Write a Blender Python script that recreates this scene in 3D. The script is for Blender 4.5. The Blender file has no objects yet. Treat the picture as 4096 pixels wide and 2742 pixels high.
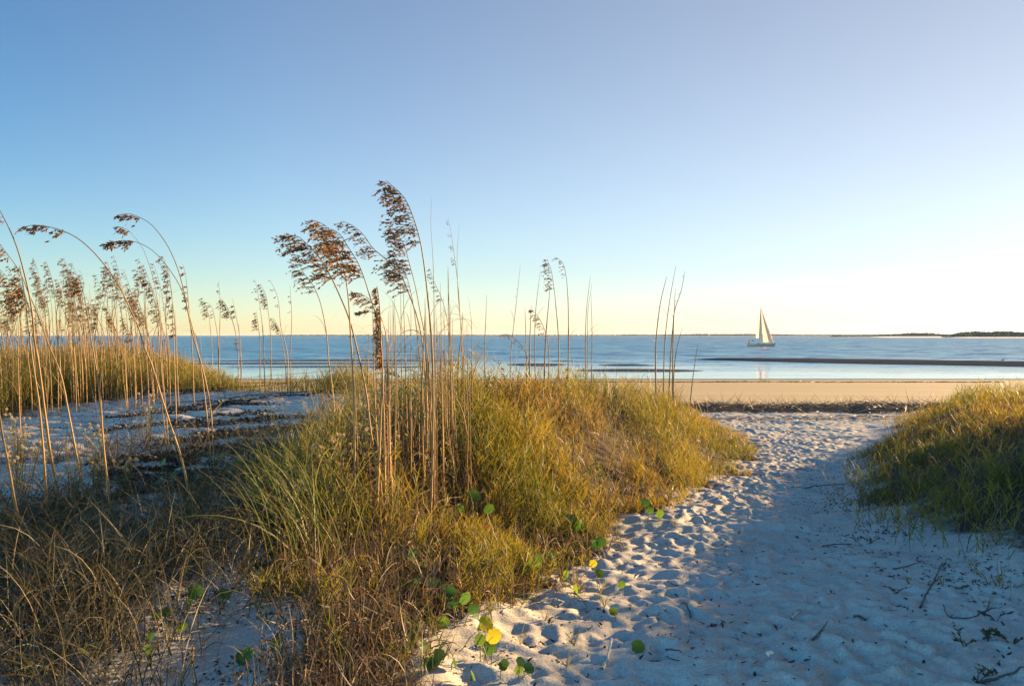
import bpy, math, random
import numpy as np
from mathutils import Vector
R = math.radians
random.seed(7)
rng = np.random.default_rng(11)
scene = bpy.context.scene
COL = scene.collection

# ------------------------------------------------------------------ camera, sky, sun, exposure
CAM_Z = 4.4
FPX = 3200.0            # focal length in pixels of the 4096 px wide photograph
CX, HY = 2048.0, 1341.0  # principal column, horizon row
cam_d = bpy.data.cameras.new('camera')
cam = bpy.data.objects.new('camera', cam_d); COL.objects.link(cam)
cam_d.sensor_width = 36.0
cam_d.lens = FPX / 4096.0 * 36.0
cam_d.clip_start = 0.05; cam_d.clip_end = 90000
cam.location = (0, 0, CAM_Z)
cam.rotation_euler = (R(90) - math.atan((1371.0 - HY) / FPX), 0, 0)
scene.camera = cam

SUN_AZ, SUN_EL = 57.0, 11.0     # degrees right of the view direction, above the horizon
world = bpy.data.worlds.new('World'); scene.world = world; world.use_nodes = True
wn = world.node_tree.nodes; wl = world.node_tree.links
sky = wn.new('ShaderNodeTexSky'); sky.sky_type = 'NISHITA'; sky.sun_disc = False
sky.sun_elevation = R(SUN_EL); sky.sun_rotation = R(SUN_AZ)
sky.air_density = 1.0; sky.dust_density = 0.12; sky.ozone_density = 3.0; sky.altitude = 0
wn['Background'].inputs['Strength'].default_value = 0.05
hs = wn.new('ShaderNodeHueSaturation')
tc = wn.new('ShaderNodeTexCoord'); dt = wn.new('ShaderNodeVectorMath'); dt.operation = 'DOT_PRODUCT'; wl.new(tc.outputs['Generated'], dt.inputs[0])
dt.inputs[1].default_value = (math.sin(R(SUN_AZ)), math.cos(R(SUN_AZ)), 0.1)
sm = wn.new('ShaderNodeMapRange'); sm.inputs['From Min'].default_value = -.2; sm.inputs['From Max'].default_value = .95; sm.inputs['To Min'].default_value = 1.2; sm.inputs['To Max'].default_value = .5
wl.new(dt.outputs['Value'], sm.inputs['Value']); wl.new(sm.outputs[0], hs.inputs['Saturation'])
sv = wn.new('ShaderNodeMapRange'); sv.inputs['From Min'].default_value = .3; sv.inputs['From Max'].default_value = .95; sv.inputs['To Min'].default_value = 1.0; sv.inputs['To Max'].default_value = .66
wl.new(dt.outputs['Value'], sv.inputs['Value']); back_fill = wn.new('ShaderNodeMapRange'); back_fill.inputs['From Min'].default_value = -.05; back_fill.inputs['From Max'].default_value = -.7; back_fill.inputs['To Min'].default_value = 0; back_fill.inputs['To Max'].default_value = 2.1  # sky away from the sun brightened as added fill for shaded sand
wl.new(dt.outputs['Value'], back_fill.inputs['Value']); vsum = wn.new('ShaderNodeMath'); vsum.operation = 'ADD'
wl.new(sv.outputs[0], vsum.inputs[0]); wl.new(back_fill.outputs[0], vsum.inputs[1]); wl.new(vsum.outputs[0], hs.inputs['Value'])
gm = wn.new('ShaderNodeGamma'); gm.inputs['Gamma'].default_value = 1.12
wl.new(sky.outputs[0], gm.inputs['Color']); wl.new(gm.outputs[0], hs.inputs['Color']); wb = wn.new('ShaderNodeMix'); wb.data_type = 'RGBA'; wb.blend_type = 'MULTIPLY'; wb.inputs[0].default_value = 1; wb.inputs[7].default_value = (1.01, .973, .962, 1)
wl.new(hs.outputs[0], wb.inputs[6]); wl.new(wb.outputs[2], wn['Background'].inputs['Color'])

sun_d = bpy.data.lights.new('sun', 'SUN'); sun = bpy.data.objects.new('sun', sun_d); COL.objects.link(sun)
sun_d.energy = 5.0; sun_d.angle = R(0.5); sun_d.color = (1.0, 0.69, 0.36)
SD = Vector((math.sin(R(SUN_AZ)) * math.cos(R(SUN_EL)), math.cos(R(SUN_AZ)) * math.cos(R(SUN_EL)), math.sin(R(SUN_EL))))
sun.rotation_euler = SD.to_track_quat('Z', 'Y').to_euler()
sun.location = (20, 10, 12)
vs = scene.view_settings
vs.view_transform = 'Standard'; vs.look = 'None'; vs.exposure = 2.0; vs.gamma = 1.0; vs.use_curve_mapping = False
scene.cycles.max_bounces = 6; scene.cycles.transparent_max_bounces = 8
scene.cycles.use_denoising = True

# ------------------------------------------------------------------ tags
def tag(o, label=None, cat=None, group=None, kind=None):
    if label: o['label'] = label
    if cat: o['category'] = cat
    if group: o['group'] = group
    if kind: o['kind'] = kind
    return o
def empty(name, loc, label=None, cat=None, group=None):
    o = bpy.data.objects.new(name, None); COL.objects.link(o)
    o.empty_display_size = 0.1; o.location = loc
    return tag(o, label, cat, group)

# ------------------------------------------------------------------ noise and terrain
def sstep(a, b, x):
    t = np.clip((np.asarray(x, float) - a) / (b - a), 0, 1)
    return t * t * (3 - 2 * t)
def _hash(ix, iy, seed):
    h = (ix.astype(np.int64) * 374761393 + iy.astype(np.int64) * 668265263 + seed * 974711) & 0x7fffffff
    h = ((h ^ (h >> 13)) * 1274126177) & 0x7fffffff
    h = ((h ^ (h >> 16)) * 668265263) & 0x7fffffff
    return ((h >> 4) & 0xffff) / 65535.0
def vnoise(x, y, seed=0):
    x = np.asarray(x, float); y = np.asarray(y, float)
    ix = np.floor(x); iy = np.floor(y); fx = x - ix; fy = y - iy
    ux = fx * fx * (3 - 2 * fx); uy = fy * fy * (3 - 2 * fy)
    a = _hash(ix, iy, seed); b = _hash(ix + 1, iy, seed); c = _hash(ix, iy + 1, seed); d = _hash(ix + 1, iy + 1, seed)
    return (a * (1 - ux) + b * ux) * (1 - uy) + (c * (1 - ux) + d * ux) * uy
def fbm(x, y, seed=0, octv=3):
    s = 0; a = 0.5; n = 0
    for i in range(octv):
        s = s + a * vnoise(x * 2 ** i + 17.3 * i, y * 2 ** i - 9.1 * i, seed + i); n += a; a *= 0.5
    return s / n
def I(tab):
    k = np.array(sorted(tab.items()), float)
    return lambda v: np.interp(v, k[:, 0], k[:, 1])
baseZ = I({-400: 3.2, -20: 2.9, 0: 2.85, 3.65: 2.8, 7.4: 2.68, 14.6: 2.3, 22: 2.02, 27: 1.9, 29: 1.8, 32: 1.55, 37: 1.3, 50: .85,
           72: .2, 81: 0, 86: -.09, 110: -.12, 160: -.25, 220: -1.2, 400: -4})
pathL = I({-10: -1.6, 2: -1.1, 3.0: -.7, 3.65: -.5, 4.7: -.07, 7: .77, 9.5: 2.2, 12: 3.4, 14.6: 4.25, 18: 4.9, 22: 5.5, 27: 6.2, 60: 9})
pathR = I({-10: 3.0, 3: 3.3, 4: 3.3, 5: 2.95, 5.8: 2.8, 6.9: 2.8, 8.7: 3.35, 12.6: 5.15, 16: 7.3, 21.7: 9.85, 27: 13, 60: 25})
midA = I({-10: .1, 3: .12, 4: .28, 5: .45, 7: .75, 9: .9, 11: .88, 13: .68, 15: .54, 17: .45, 19: .28, 22: .1, 25: 0})
midL = I({2: -.8, 3: -1.0, 4.2: -1.25, 6.5: -1.65, 9: -2.0, 12: -2.0, 15: 0, 18: 2.0, 25: 4})
midCrest = I({-10: -1.8, 4: -.9, 6: -.5, 8: 0, 12: 1.8, 17: 3.6, 25: 5})
rightA = I({-10: .8, 2: .3, 3: .15, 5: .32, 7: .72, 9: .84, 12: .92, 16: .85, 20: .45, 24: .1, 27: 0})
U = np.array([.591, .806]); NV = np.array([-.806, .591]); P0 = np.array([-5.8, 9.0])
yfront = lambda x, y: np.interp(CX + np.asarray(x) / np.maximum(np.asarray(y, float), .5) * FPX, [-2500, -400, 0, 500, 900, 1300, 1500], [9.2, 10.2, 10.8, 12.2, 12.3, 12.0, 11.6])
def ridge_dist(x, y): return y - yfront(x, y)
BARS = [(17, 119, 6, 3, .10), (15.8, 101, 10.5, 5.2, .085), (3.6, 121, 6.5, 9, .09), (8.6, 135.5, 4, 1.8, .1),
        (-30, 141, 33, 7, .13), (-34, 124, 30, 2.6, .11), (-25, 112, 22, .9, .09)]
def H(x, y):
    x = np.asarray(x, float); y = np.asarray(y, float)
    b = baseZ(y)
    sL = pathL(y) - x; sR = x - pathR(y)
    near = sstep(31, 24, y)
    rise = midA(y) * sstep(0, 1.7, sL) * sstep(-2.1, -.6, x - midCrest(y))
    rise = rise + .17 * sstep(.6, 2.4, sL) * near
    bk = np.interp(CX + x / np.maximum(y, .5) * FPX, [600, 950, 1320, 1600], [16.5, 12.4, 12.2, 14])
    e = (x + 6) * .6 + (y - 7) * .8
    slope = .15 + .11 * np.clip(e, -.5, 4.9) + .12 * sstep(0, 2, ridge_dist(x, y)) * sstep(-3.5, -7, x)
    rg = (2.8 + slope - b) * sstep(bk + 5, bk, y) * sstep(1.9, -.3, x - midL(y)) * sstep(-2.5, 4.5, y)
    rg = np.clip(rg, 0, 2)
    rise = np.maximum(rise, rg)
    rr = rightA(y) * sstep(-.1, 2.3, sR)
    rr = rr + .12 * sstep(2.2, 5.5, sR) * sstep(27, 17, y)
    rr = rr + .74 * sstep(.66 * y + .2, .66 * y + 2.0, x) * sstep(13, 9, y) * sstep(1.5, 4.5, y) * sstep(14, 10, x)  # unseen swell added off frame to throw shade over the near path
    rise = rise + rr
    z = b + rise
    veg = np.clip(rise, 0, 1)
    z = z + near * ((fbm(x * .9, y * .9, 3) - .5) * .12 + (fbm(x * 3.1, y * 3.1, 5) - .5) * .05)
    far = sstep(84, 92, y)
    yb = np.interp(x, [28, 56, 78, 200], [148, 134, 120, 60]); hw = np.interp(x, [27, 40, 56, 200], [.4, 6, 12.5, 14])
    wob = (fbm(x * .06, y * .12, 21) - .5)
    t = (y - yb + wob * 5) / hw
    z = z + .62 * np.clip(1 - t * t, 0, 1) ** .7 * sstep(26, 40, x) * sstep(80, 90, y)
    for (bx, by, hx, hy, h) in BARS:
        q = ((x - bx) / hx) ** 2 + ((y - by + wob * 4) / hy) ** 2
        z = z + far * (h * 2 + .1) * np.clip(1 - q, 0, 1)
    return z

def build_mesh(name, verts, faces, mat, parent=None, loc=None, smooth=True, attrs=None, fsize=4):
    """verts (N,3), faces (M,k) numpy -> linked object"""
    verts = np.asarray(verts, np.float32); faces = np.asarray(faces, np.int32)
    if loc is not None: verts = verts - np.asarray(loc, np.float32)
    me = bpy.data.meshes.new(name)
    me.vertices.add(len(verts)); me.vertices.foreach_set('co', verts.ravel())
    k = faces.shape[1]
    me.loops.add(faces.size); me.loops.foreach_set('vertex_index', faces.ravel())
    me.polygons.add(len(faces))
    me.polygons.foreach_set('loop_start', np.arange(0, faces.size, k, dtype=np.int32))
    me.polygons.foreach_set('loop_total', np.full(len(faces), k, np.int32))
    if smooth: me.polygons.foreach_set('use_smooth', np.ones(len(faces), bool))
    for an, av in (attrs or {}).items():
        a = me.attributes.new(an, 'FLOAT', 'POINT'); a.data.foreach_set('value', np.asarray(av, np.float32))
    me.update(calc_edges=True); me.validate()
    if mat: me.materials.append(mat)
    o = bpy.data.objects.new(name, me); COL.objects.link(o)
    if parent is not None: o.parent = parent
    elif loc is not None: o.location = loc
    return o

class Geo:
    """collects triangle/quad geometry (stored as quads; triangles repeat no vertex) with per-vertex rnd and t"""
    def __init__(s): s.v = []; s.q = []; s.r = []; s.t = []; s.n = 0
    def add(s, v, q, r, t):
        v = np.asarray(v, float).reshape(-1, 3)
        s.v.append(v); s.q.append(np.asarray(q, np.int64) + s.n)
        s.r.append(np.broadcast_to(np.asarray(r, float), (len(v),)).copy()); s.t.append(np.broadcast_to(np.asarray(t, float), (len(v),)).copy())
        s.n += len(v)
    def build(s, name, mat, parent=None, loc=None, smooth=True):
        return build_mesh(name, np.concatenate(s.v), np.concatenate(s.q), mat, parent, loc, smooth,
                          {'rnd': np.concatenate(s.r), 't': np.concatenate(s.t)})

def ribbons(g, base, az, length, lean, bend, width, segs=4, power=1.0, rnd=None, twist=None, kink=None):
    """curved grass blades as tapering ribbons"""
    base = np.asarray(base, float); N = len(base)
    f = lambda a: np.broadcast_to(np.asarray(a, float), (N,))
    az, length, lean, bend, width = map(f, (az, length, lean, bend, width))
    rnd = rng.random(N) if rnd is None else f(rnd)
    tw = rng.uniform(0, math.pi, N) if twist is None else f(twist)
    S = segs + 1
    P = np.zeros((N, S, 3)); P[:, 0] = base
    side = np.zeros((N, S, 3))
    hx, hy = np.cos(az), np.sin(az)
    wob = rng.normal(0, .12, N)
    for k in range(S):
        s = k / segs
        th = lean + bend * s ** power
        a2 = az + wob * s * 2
        d = np.stack([np.sin(th) * np.cos(a2), np.sin(th) * np.sin(a2), np.cos(th)], 1)
        nrm = np.stack([np.cos(th) * np.cos(a2), np.cos(th) * np.sin(a2), -np.sin(th)], 1)
        perp = np.stack([-np.sin(a2), np.cos(a2), np.zeros(N)], 1)
        side[:, k] = perp * np.cos(tw)[:, None] + nrm * np.sin(tw)[:, None]
        if k < segs: P[:, k + 1] = P[:, k] + d * (length / segs)[:, None]
    prof = np.array([.75] + [1.0] * 10)[:S].astype(float)
    s_ = np.linspace(0, 1, S); prof = np.where(s_ < .35, .8 + .6 * s_, 1.0) * np.clip((1 - s_) / .62, .07, 1)
    off = side * (width[:, None] * prof[None, :] * .5)[:, :, None]
    V = np.stack([P - off, P + off], 2).reshape(-1, 3)
    i0 = (np.arange(N)[:, None] * S + np.arange(segs)[None, :]) * 2
    Q = np.stack([i0, i0 + 1, i0 + 3, i0 + 2], -1).reshape(-1, 4)
    g.add(V, Q, np.repeat(rnd, S * 2), np.tile(np.repeat(s_, 2), N))
    return P

def tube(g, pts, radii, sides=5, rnd=.5, t0=0., t1=1.):
    pts = np.asarray(pts, float); n = len(pts); radii = np.broadcast_to(np.asarray(radii, float), (n,))
    tan = np.gradient(pts, axis=0); tan /= np.linalg.norm(tan, axis=1)[:, None] + 1e-12
    ref = np.array([0, 0, 1.0]) if abs(tan[:, 2]).mean() < .8 else np.array([1.0, 0, 0])
    a = np.cross(tan, ref); a /= np.linalg.norm(a, axis=1)[:, None] + 1e-12
    b = np.cross(tan, a)
    an = np.linspace(0, 2 * math.pi, sides, endpoint=False)
    V = pts[:, None] + radii[:, None, None] * (np.cos(an)[None, :, None] * a[:, None] + np.sin(an)[None, :, None] * b[:, None])
    k = np.arange(n - 1)[:, None] * sides; j = np.arange(sides)[None, :]; j2 = (j + 1) % sides
    Q = np.stack([k + j, k + j2, k + sides + j2, k + sides + j], -1).reshape(-1, 4)
    g.add(V.reshape(-1, 3), Q, rnd, np.repeat(np.linspace(t0, t1, n), sides))

def spline(pts, n):
    """Catmull-Rom through pts, n samples"""
    p = np.asarray(pts, float)
    if len(p) == 2: return p[0] + (p[1] - p[0]) * np.linspace(0, 1, n)[:, None]
    d = np.r_[0, np.cumsum(np.linalg.norm(np.diff(p, axis=0), axis=1))]; u = np.linspace(0, d[-1], n)
    m = np.gradient(p, d, axis=0)
    i = np.clip(np.searchsorted(d, u, side='right') - 1, 0, len(p) - 2); h = (d[i + 1] - d[i])[:, None]; s = ((u - d[i])[:, None]) / h
    return (2 * s**3 - 3 * s**2 + 1) * p[i] + (s**3 - 2 * s**2 + s) * h * m[i] + (-2 * s**3 + 3 * s**2) * p[i + 1] + (s**3 - s**2) * h * m[i + 1]

def boxmesh(g, c, sx, sy, sz, rnd=.5):
    v = np.array([[x, y, z] for x in (-1, 1) for y in (-1, 1) for z in (-1, 1)], float) * np.array([sx, sy, sz]) * .5 + np.array(c, float)
    q = [[0, 1, 3, 2], [4, 6, 7, 5], [0, 4, 5, 1], [2, 3, 7, 6], [0, 2, 6, 4], [1, 5, 7, 3]]
    g.add(v, q, rnd, .5)

# photograph pixel (4096 wide) -> world
def ray(px, py): return np.array([(px - CX) / FPX, 1.0, -(py - HY) / FPX])
def at(px, py, d): r = ray(px, py); return np.array([r[0] * d, d, CAM_Z + r[2] * d])
_ys = np.concatenate([np.arange(2.2, 20, .01), np.arange(20, 160, .1)])
def ground_at(px, py):
    r = ray(px, py); z = CAM_Z + r[2] * _ys; h = H(r[0] * _ys, _ys)
    hit = np.nonzero(z <= h)[0]
    d = _ys[hit[0]] if len(hit) else 60.0
    return np.array([r[0] * d, d, float(H(r[0] * d, d))])

def dune_at(px, py, far=18.5):
    g = ground_at(px, py)
    while g[1] > far and py < 2700: py += 8; g = ground_at(px, py)
    return g

# ------------------------------------------------------------------ materials
def new_mat(name):
    m = bpy.data.materials.new(name); m.use_nodes = True
    nt = m.node_tree; nt.nodes.clear()
    out = nt.nodes.new('ShaderNodeOutputMaterial'); return m, nt, out
def N(nt, typ, **kw):
    n = nt.nodes.new(typ)
    for k, v in kw.items():
        if k in n.inputs: n.inputs[k].default_value = v
        else: setattr(n, k, v)
    return n
def ramp(nt, src, stops, interp='LINEAR'):
    r = nt.nodes.new('ShaderNodeValToRGB'); r.color_ramp.interpolation = interp
    e = r.color_ramp.elements
    while len(e) < len(stops): e.new(.5)
    for i, (p, c) in enumerate(stops): e[i].position = p; e[i].color = (*c, 1) if len(c) == 3 else c
    nt.links.new(src, r.inputs[0]); return r.outputs[0]
def mixc(nt, fac, a, b, blend='MIX'):
    m = nt.nodes.new('ShaderNodeMix'); m.data_type = 'RGBA'; m.blend_type = blend
    for s, v in ((m.inputs[0], fac), (m.inputs[6], a), (m.inputs[7], b)):
        if isinstance(v, (int, float)): s.default_value = v
        elif isinstance(v, tuple): s.default_value = (*v, 1)
        else: nt.links.new(v, s)
    return m.outputs[2]
def math_(nt, op, a, b=None, c=None, clamp=False):
    m = nt.nodes.new('ShaderNodeMath'); m.operation = op; m.use_clamp = clamp
    for i, v in enumerate((a, b, c)):
        if v is None: continue
        if isinstance(v, (int, float)): m.inputs[i].default_value = v
        else: nt.links.new(v, m.inputs[i])
    return m.outputs[0]

def foliage(name, stops, tip=None, tip_amt=.6, trans=.4, rough=.55, tint=(1.15, 1.05, .6), spec=.35, tip_from=.45):
    m, nt, out = new_mat(name)
    at_ = N(nt, 'ShaderNodeAttribute', attribute_name='rnd'); tt = N(nt, 'ShaderNodeAttribute', attribute_name='t')
    c = ramp(nt, at_.outputs['Fac'], stops)
    if tip:
        f = math_(nt, 'MULTIPLY', math_(nt, 'SUBTRACT', tt.outputs['Fac'], tip_from, clamp=True), tip_amt / (1 - tip_from) , clamp=True)
        c = mixc(nt, f, c, tip)
    p = N(nt, 'ShaderNodeBsdfPrincipled', Roughness=rough); p.inputs['Specular IOR Level'].default_value = spec
    nt.links.new(c, p.inputs['Base Color'])
    tr = N(nt, 'ShaderNodeBsdfTranslucent')
    nt.links.new(mixc(nt, 1.0, c, tint, 'MULTIPLY'), tr.inputs['Color'])
    mx = N(nt, 'ShaderNodeMixShader'); mx.inputs[0].default_value = trans
    nt.links.new(p.outputs[0], mx.inputs[1]); nt.links.new(tr.outputs[0], mx.inputs[2]); nt.links.new(mx.outputs[0], out.inputs['Surface'])
    return m
def plain(name, color, rough=.6, metal=0., spec=.5, var=.25, scale=8.):
    m, nt, out = new_mat(name)
    g = N(nt, 'ShaderNodeNewGeometry'); no = N(nt, 'ShaderNodeTexNoise', Scale=scale); no.inputs['Detail'].default_value = 5
    nt.links.new(g.outputs['Position'], no.inputs['Vector'])
    dk = tuple(v * (1 - var) for v in color); lt = tuple(min(1, v * (1 + var)) for v in color)
    c = ramp(nt, no.outputs['Fac'], [(.3, dk), (.7, lt)])
    p = N(nt, 'ShaderNodeBsdfPrincipled', Roughness=rough, Metallic=metal); p.inputs['Specular IOR Level'].default_value = spec
    nt.links.new(c, p.inputs['Base Color']); nt.links.new(p.outputs[0], out.inputs['Surface'])
    return m

def sand_material():
    m, nt, out = new_mat('sand')
    g = N(nt, 'ShaderNodeNewGeometry'); sx = N(nt, 'ShaderNodeSeparateXYZ'); nt.links.new(g.outputs['Position'], sx.inputs[0])
    n1 = N(nt, 'ShaderNodeTexNoise', Scale=1.3); n1.inputs['Detail'].default_value = 6; nt.links.new(g.outputs['Position'], n1.inputs['Vector'])
    n2 = N(nt, 'ShaderNodeTexNoise', Scale=90.); n2.inputs['Detail'].default_value = 3; nt.links.new(g.outputs['Position'], n2.inputs['Vector'])
    mp = N(nt, 'ShaderNodeMapping'); mp.inputs['Scale'].default_value = (.03, .5, 1); nt.links.new(g.outputs['Position'], mp.inputs['Vector'])
    n3 = N(nt, 'ShaderNodeTexNoise', Scale=1.); n3.inputs['Detail'].default_value = 5; nt.links.new(mp.outputs[0], n3.inputs['Vector'])
    dry = ramp(nt, n1.outputs['Fac'], [(.3, (.36, .325, .27)), (.7, (.43, .395, .335))])
    grain = ramp(nt, n2.outputs['Fac'], [(.32, (.78, .77, .75)), (.62, (1.08, 1.08, 1.08))])
    dry = mixc(nt, 1., dry, grain, 'MULTIPLY')
    beach = ramp(nt, n3.outputs['Fac'], [(.3, (.34, .25, .13)), (.7, (.43, .32, .17))])
    # foreshore (damp, yellower sand beyond the dunes)
    fz = N(nt, 'ShaderNodeMapRange'); fz.inputs['From Min'].default_value = 29; fz.inputs['From Max'].default_value = 33; nt.links.new(sx.outputs['Y'], fz.inputs['Value'])
    c = mixc(nt, fz.outputs[0], dry, beach)
    # wet sand close to and below the water level, with an uneven edge
    zz = math_(nt, 'ADD', sx.outputs['Z'], math_(nt, 'MULTIPLY', math_(nt, 'SUBTRACT', n3.outputs['Fac'], .5), .05))
    wet = N(nt, 'ShaderNodeMapRange'); wet.inputs['From Min'].default_value = .085; wet.inputs['From Max'].default_value = .03; nt.links.new(zz, wet.inputs['Value'])
    bar = N(nt, 'ShaderNodeMapRange'); bar.inputs['From Min'].default_value = 84; bar.inputs['From Max'].default_value = 88; nt.links.new(sx.outputs['Y'], bar.inputs['Value'])
    w = math_(nt, 'MAXIMUM', wet.outputs[0], bar.outputs[0])
    c = mixc(nt, w, c, (.07, .068, .068))
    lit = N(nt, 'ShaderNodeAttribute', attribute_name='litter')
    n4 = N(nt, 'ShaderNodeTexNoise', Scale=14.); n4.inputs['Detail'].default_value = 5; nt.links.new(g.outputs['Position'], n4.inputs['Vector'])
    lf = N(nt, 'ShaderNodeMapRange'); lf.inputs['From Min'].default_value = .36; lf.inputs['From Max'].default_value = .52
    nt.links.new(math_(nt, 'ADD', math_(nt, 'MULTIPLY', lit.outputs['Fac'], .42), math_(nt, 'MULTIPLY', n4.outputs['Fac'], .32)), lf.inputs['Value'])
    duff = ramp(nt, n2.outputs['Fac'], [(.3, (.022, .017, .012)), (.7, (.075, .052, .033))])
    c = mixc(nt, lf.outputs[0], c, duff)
    p = N(nt, 'ShaderNodeBsdfPrincipled'); p.inputs['Specular IOR Level'].default_value = .12
    nt.links.new(c, p.inputs['Base Color']); nt.links.new(math_(nt, 'MULTIPLY', math_(nt, 'SUBTRACT', 1.0, w), .12), p.inputs['Specular IOR Level'])
    rg = N(nt, 'ShaderNodeMapRange'); rg.inputs['To Min'].default_value = .9; rg.inputs['To Max'].default_value = .85; nt.links.new(w, rg.inputs['Value']); nt.links.new(rg.outputs[0], p.inputs['Roughness'])
    bm = N(nt, 'ShaderNodeBump', Strength=.5, Distance=.006)
    hs = math_(nt, 'ADD', n2.outputs['Fac'], 0.0)
    nt.links.new(hs, bm.inputs['Height']); nt.links.new(bm.outputs[0], p.inputs['Normal'])
    nt.links.new(p.outputs[0], out.inputs['Surface'])
    return m

def water_material():
    m, nt, out = new_mat('water')
    g = N(nt, 'ShaderNodeNewGeometry'); sx = N(nt, 'ShaderNodeSeparateXYZ'); nt.links.new(g.outputs['Position'], sx.inputs[0])
    def noise(scale, sc, det=3):
        mp = N(nt, 'ShaderNodeMapping'); mp.inputs['Scale'].default_value = sc; nt.links.new(g.outputs['Position'], mp.inputs['Vector'])
        n = N(nt, 'ShaderNodeTexNoise', Scale=scale); n.inputs['Detail'].default_value = det; nt.links.new(mp.outputs[0], n.inputs['Vector']); return n
    a = noise(1.0, (.5, 1.1, 1), 4); b = noise(1.0, (3.2, 5.1, 1), 2); big = noise(1.0, (.004, .03, 1), 4); mid = noise(1.0, (.05, .16, 1), 3)
    va = N(nt, 'ShaderNodeVectorMath', operation='SUBTRACT'); nt.links.new(a.outputs['Color'], va.inputs[0]); va.inputs[1].default_value = (.5, .5, .5)
    vb = N(nt, 'ShaderNodeVectorMath', operation='SUBTRACT'); nt.links.new(b.outputs['Color'], vb.inputs[0]); vb.inputs[1].default_value = (.5, .5, .5)
    ad = N(nt, 'ShaderNodeVectorMath', operation='ADD'); nt.links.new(va.outputs[0], ad.inputs[0]); nt.links.new(vb.outputs[0], ad.inputs[1])
    sw = noise(1.0, (.10, .33, 1), 5); vc = N(nt, 'ShaderNodeVectorMath', operation='SUBTRACT'); nt.links.new(sw.outputs['Color'], vc.inputs[0]); vc.inputs[1].default_value = (.5, .5, .5)
    vd = N(nt, 'ShaderNodeVectorMath', operation='SCALE'); nt.links.new(vc.outputs[0], vd.inputs[0]); vd.inputs['Scale'].default_value = 1.6
    ad2 = N(nt, 'ShaderNodeVectorMath', operation='ADD'); nt.links.new(ad.outputs[0], ad2.inputs[0]); nt.links.new(vd.outputs[0], ad2.inputs[1]); ad = ad2
    fl = N(nt, 'ShaderNodeVectorMath', operation='MULTIPLY'); nt.links.new(ad.outputs[0], fl.inputs[0]); fl.inputs[1].default_value = (1, 1, 0)
    # sheltered pool behind the bars is calm, the open water is rippled
    yy = math_(nt, 'ADD', sx.outputs['Y'], math_(nt, 'MULTIPLY', math_(nt, 'SUBTRACT', mid.outputs['Fac'], .5), 14))
    op = N(nt, 'ShaderNodeMapRange'); op.inputs['From Min'].default_value = 92; op.inputs['From Max'].default_value = 170; op.inputs['To Min'].default_value = .035; op.inputs['To Max'].default_value = 1.6
    nt.links.new(yy, op.inputs['Value'])
    patch = N(nt, 'ShaderNodeMapRange'); patch.inputs['From Min'].default_value = .3; patch.inputs['From Max'].default_value = .7; patch.inputs['To Min'].default_value = .6; patch.inputs['To Max'].default_value = 1.15
    nt.links.new(big.outputs['Fac'], patch.inputs['Value'])
    k = math_(nt, 'MULTIPLY', op.outputs[0], patch.outputs[0])
    scn = N(nt, 'ShaderNodeVectorMath', operation='SCALE'); nt.links.new(fl.outputs[0], scn.inputs[0]); nt.links.new(k, scn.inputs['Scale'])
    su = N(nt, 'ShaderNodeVectorMath', operation='ADD'); nt.links.new(scn.outputs[0], su.inputs[0]); su.inputs[1].default_value = (0, 0, 1)
    nn = N(nt, 'ShaderNodeVectorMath', operation='NORMALIZE'); nt.links.new(su.outputs[0], nn.inputs[0])
    p = N(nt, 'ShaderNodeBsdfPrincipled', Roughness=.12, IOR=1.33)
    ro = N(nt, 'ShaderNodeMapRange'); ro.inputs['From Min'].default_value = 92; ro.inputs['From Max'].default_value = 165; ro.inputs['To Min'].default_value = .1; ro.inputs['To Max'].default_value = .31
    nt.links.new(yy, ro.inputs['Value']); nt.links.new(ro.outputs[0], p.inputs['Roughness'])
    p.inputs['Base Color'].default_value = (.03, .17, .28, 1)
    nt.links.new(nn.outputs[0], p.inputs['Normal']); nt.links.new(p.outputs[0], out.inputs['Surface'])
    return m

M = {}
M['sand'] = sand_material(); M['water'] = water_material()
M['meadow'] = foliage('meadow_grass', [(0, (.045, .066, .008)), (.3, (.115, .125, .012)), (.55, (.20, .17, .017)), (.8, (.28, .185, .03)), (1, (.13, .066, .02))], tip=(.44, .31, .06), tip_amt=.6, trans=.47)
M['blade'] = foliage('long_grass', [(0, (.06, .075, .02)), (.4, (.13, .115, .035)), (.7, (.23, .155, .06)), (1, (.30, .205, .095))], tip=(.36, .25, .13), tip_amt=.5, trans=.35)
M['greenblade'] = foliage('green_grass', [(0, (.07, .11, .025)), (.5, (.13, .15, .035)), (1, (.24, .20, .06))], tip=(.30, .22, .08), tip_amt=.5, trans=.42)
M['straw'] = foliage('dead_grass', [(0, (.045, .032, .018)), (.5, (.11, .074, .038)), (1, (.24, .16, .08))], trans=.25, tint=(1.1, .9, .6))
M['shaded_blade'] = foliage('long_grass_shaded', [(0, (.035, .04, .014)), (.5, (.075, .062, .026)), (1, (.16, .11, .05))], tip=(.2, .14, .07), tip_amt=.5, trans=.3)  # darker copy of the long grass, the hollow's shade put into its colour
M['shaded_straw'] = foliage('dead_grass_shaded', [(0, (.024, .021, .012)), (.5, (.056, .047, .024)), (1, (.15, .118, .058))], trans=.2, tint=(1.1, .9, .6))  # darker copy of the dead grass, colour carries the left hollow's shade
M['stem'] = foliage('dry_stem', [(0, (.23, .12, .03)), (1, (.34, .19, .055))], tip=(.13, .08, .03), tip_amt=.9, trans=.12, tip_from=.3)  # colour darkened towards the tip to look backlit
M['spikelet'] = foliage('oat_spikelet', [(0, (.27, .19, .12)), (.6, (.43, .30, .17)), (1, (.68, .46, .20))], trans=.64, tint=(1.12, .95, .65))
M['oatleaf'] = foliage('oat_leaf', [(0, (.20, .15, .06)), (1, (.34, .23, .11))], trans=.35)
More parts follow.
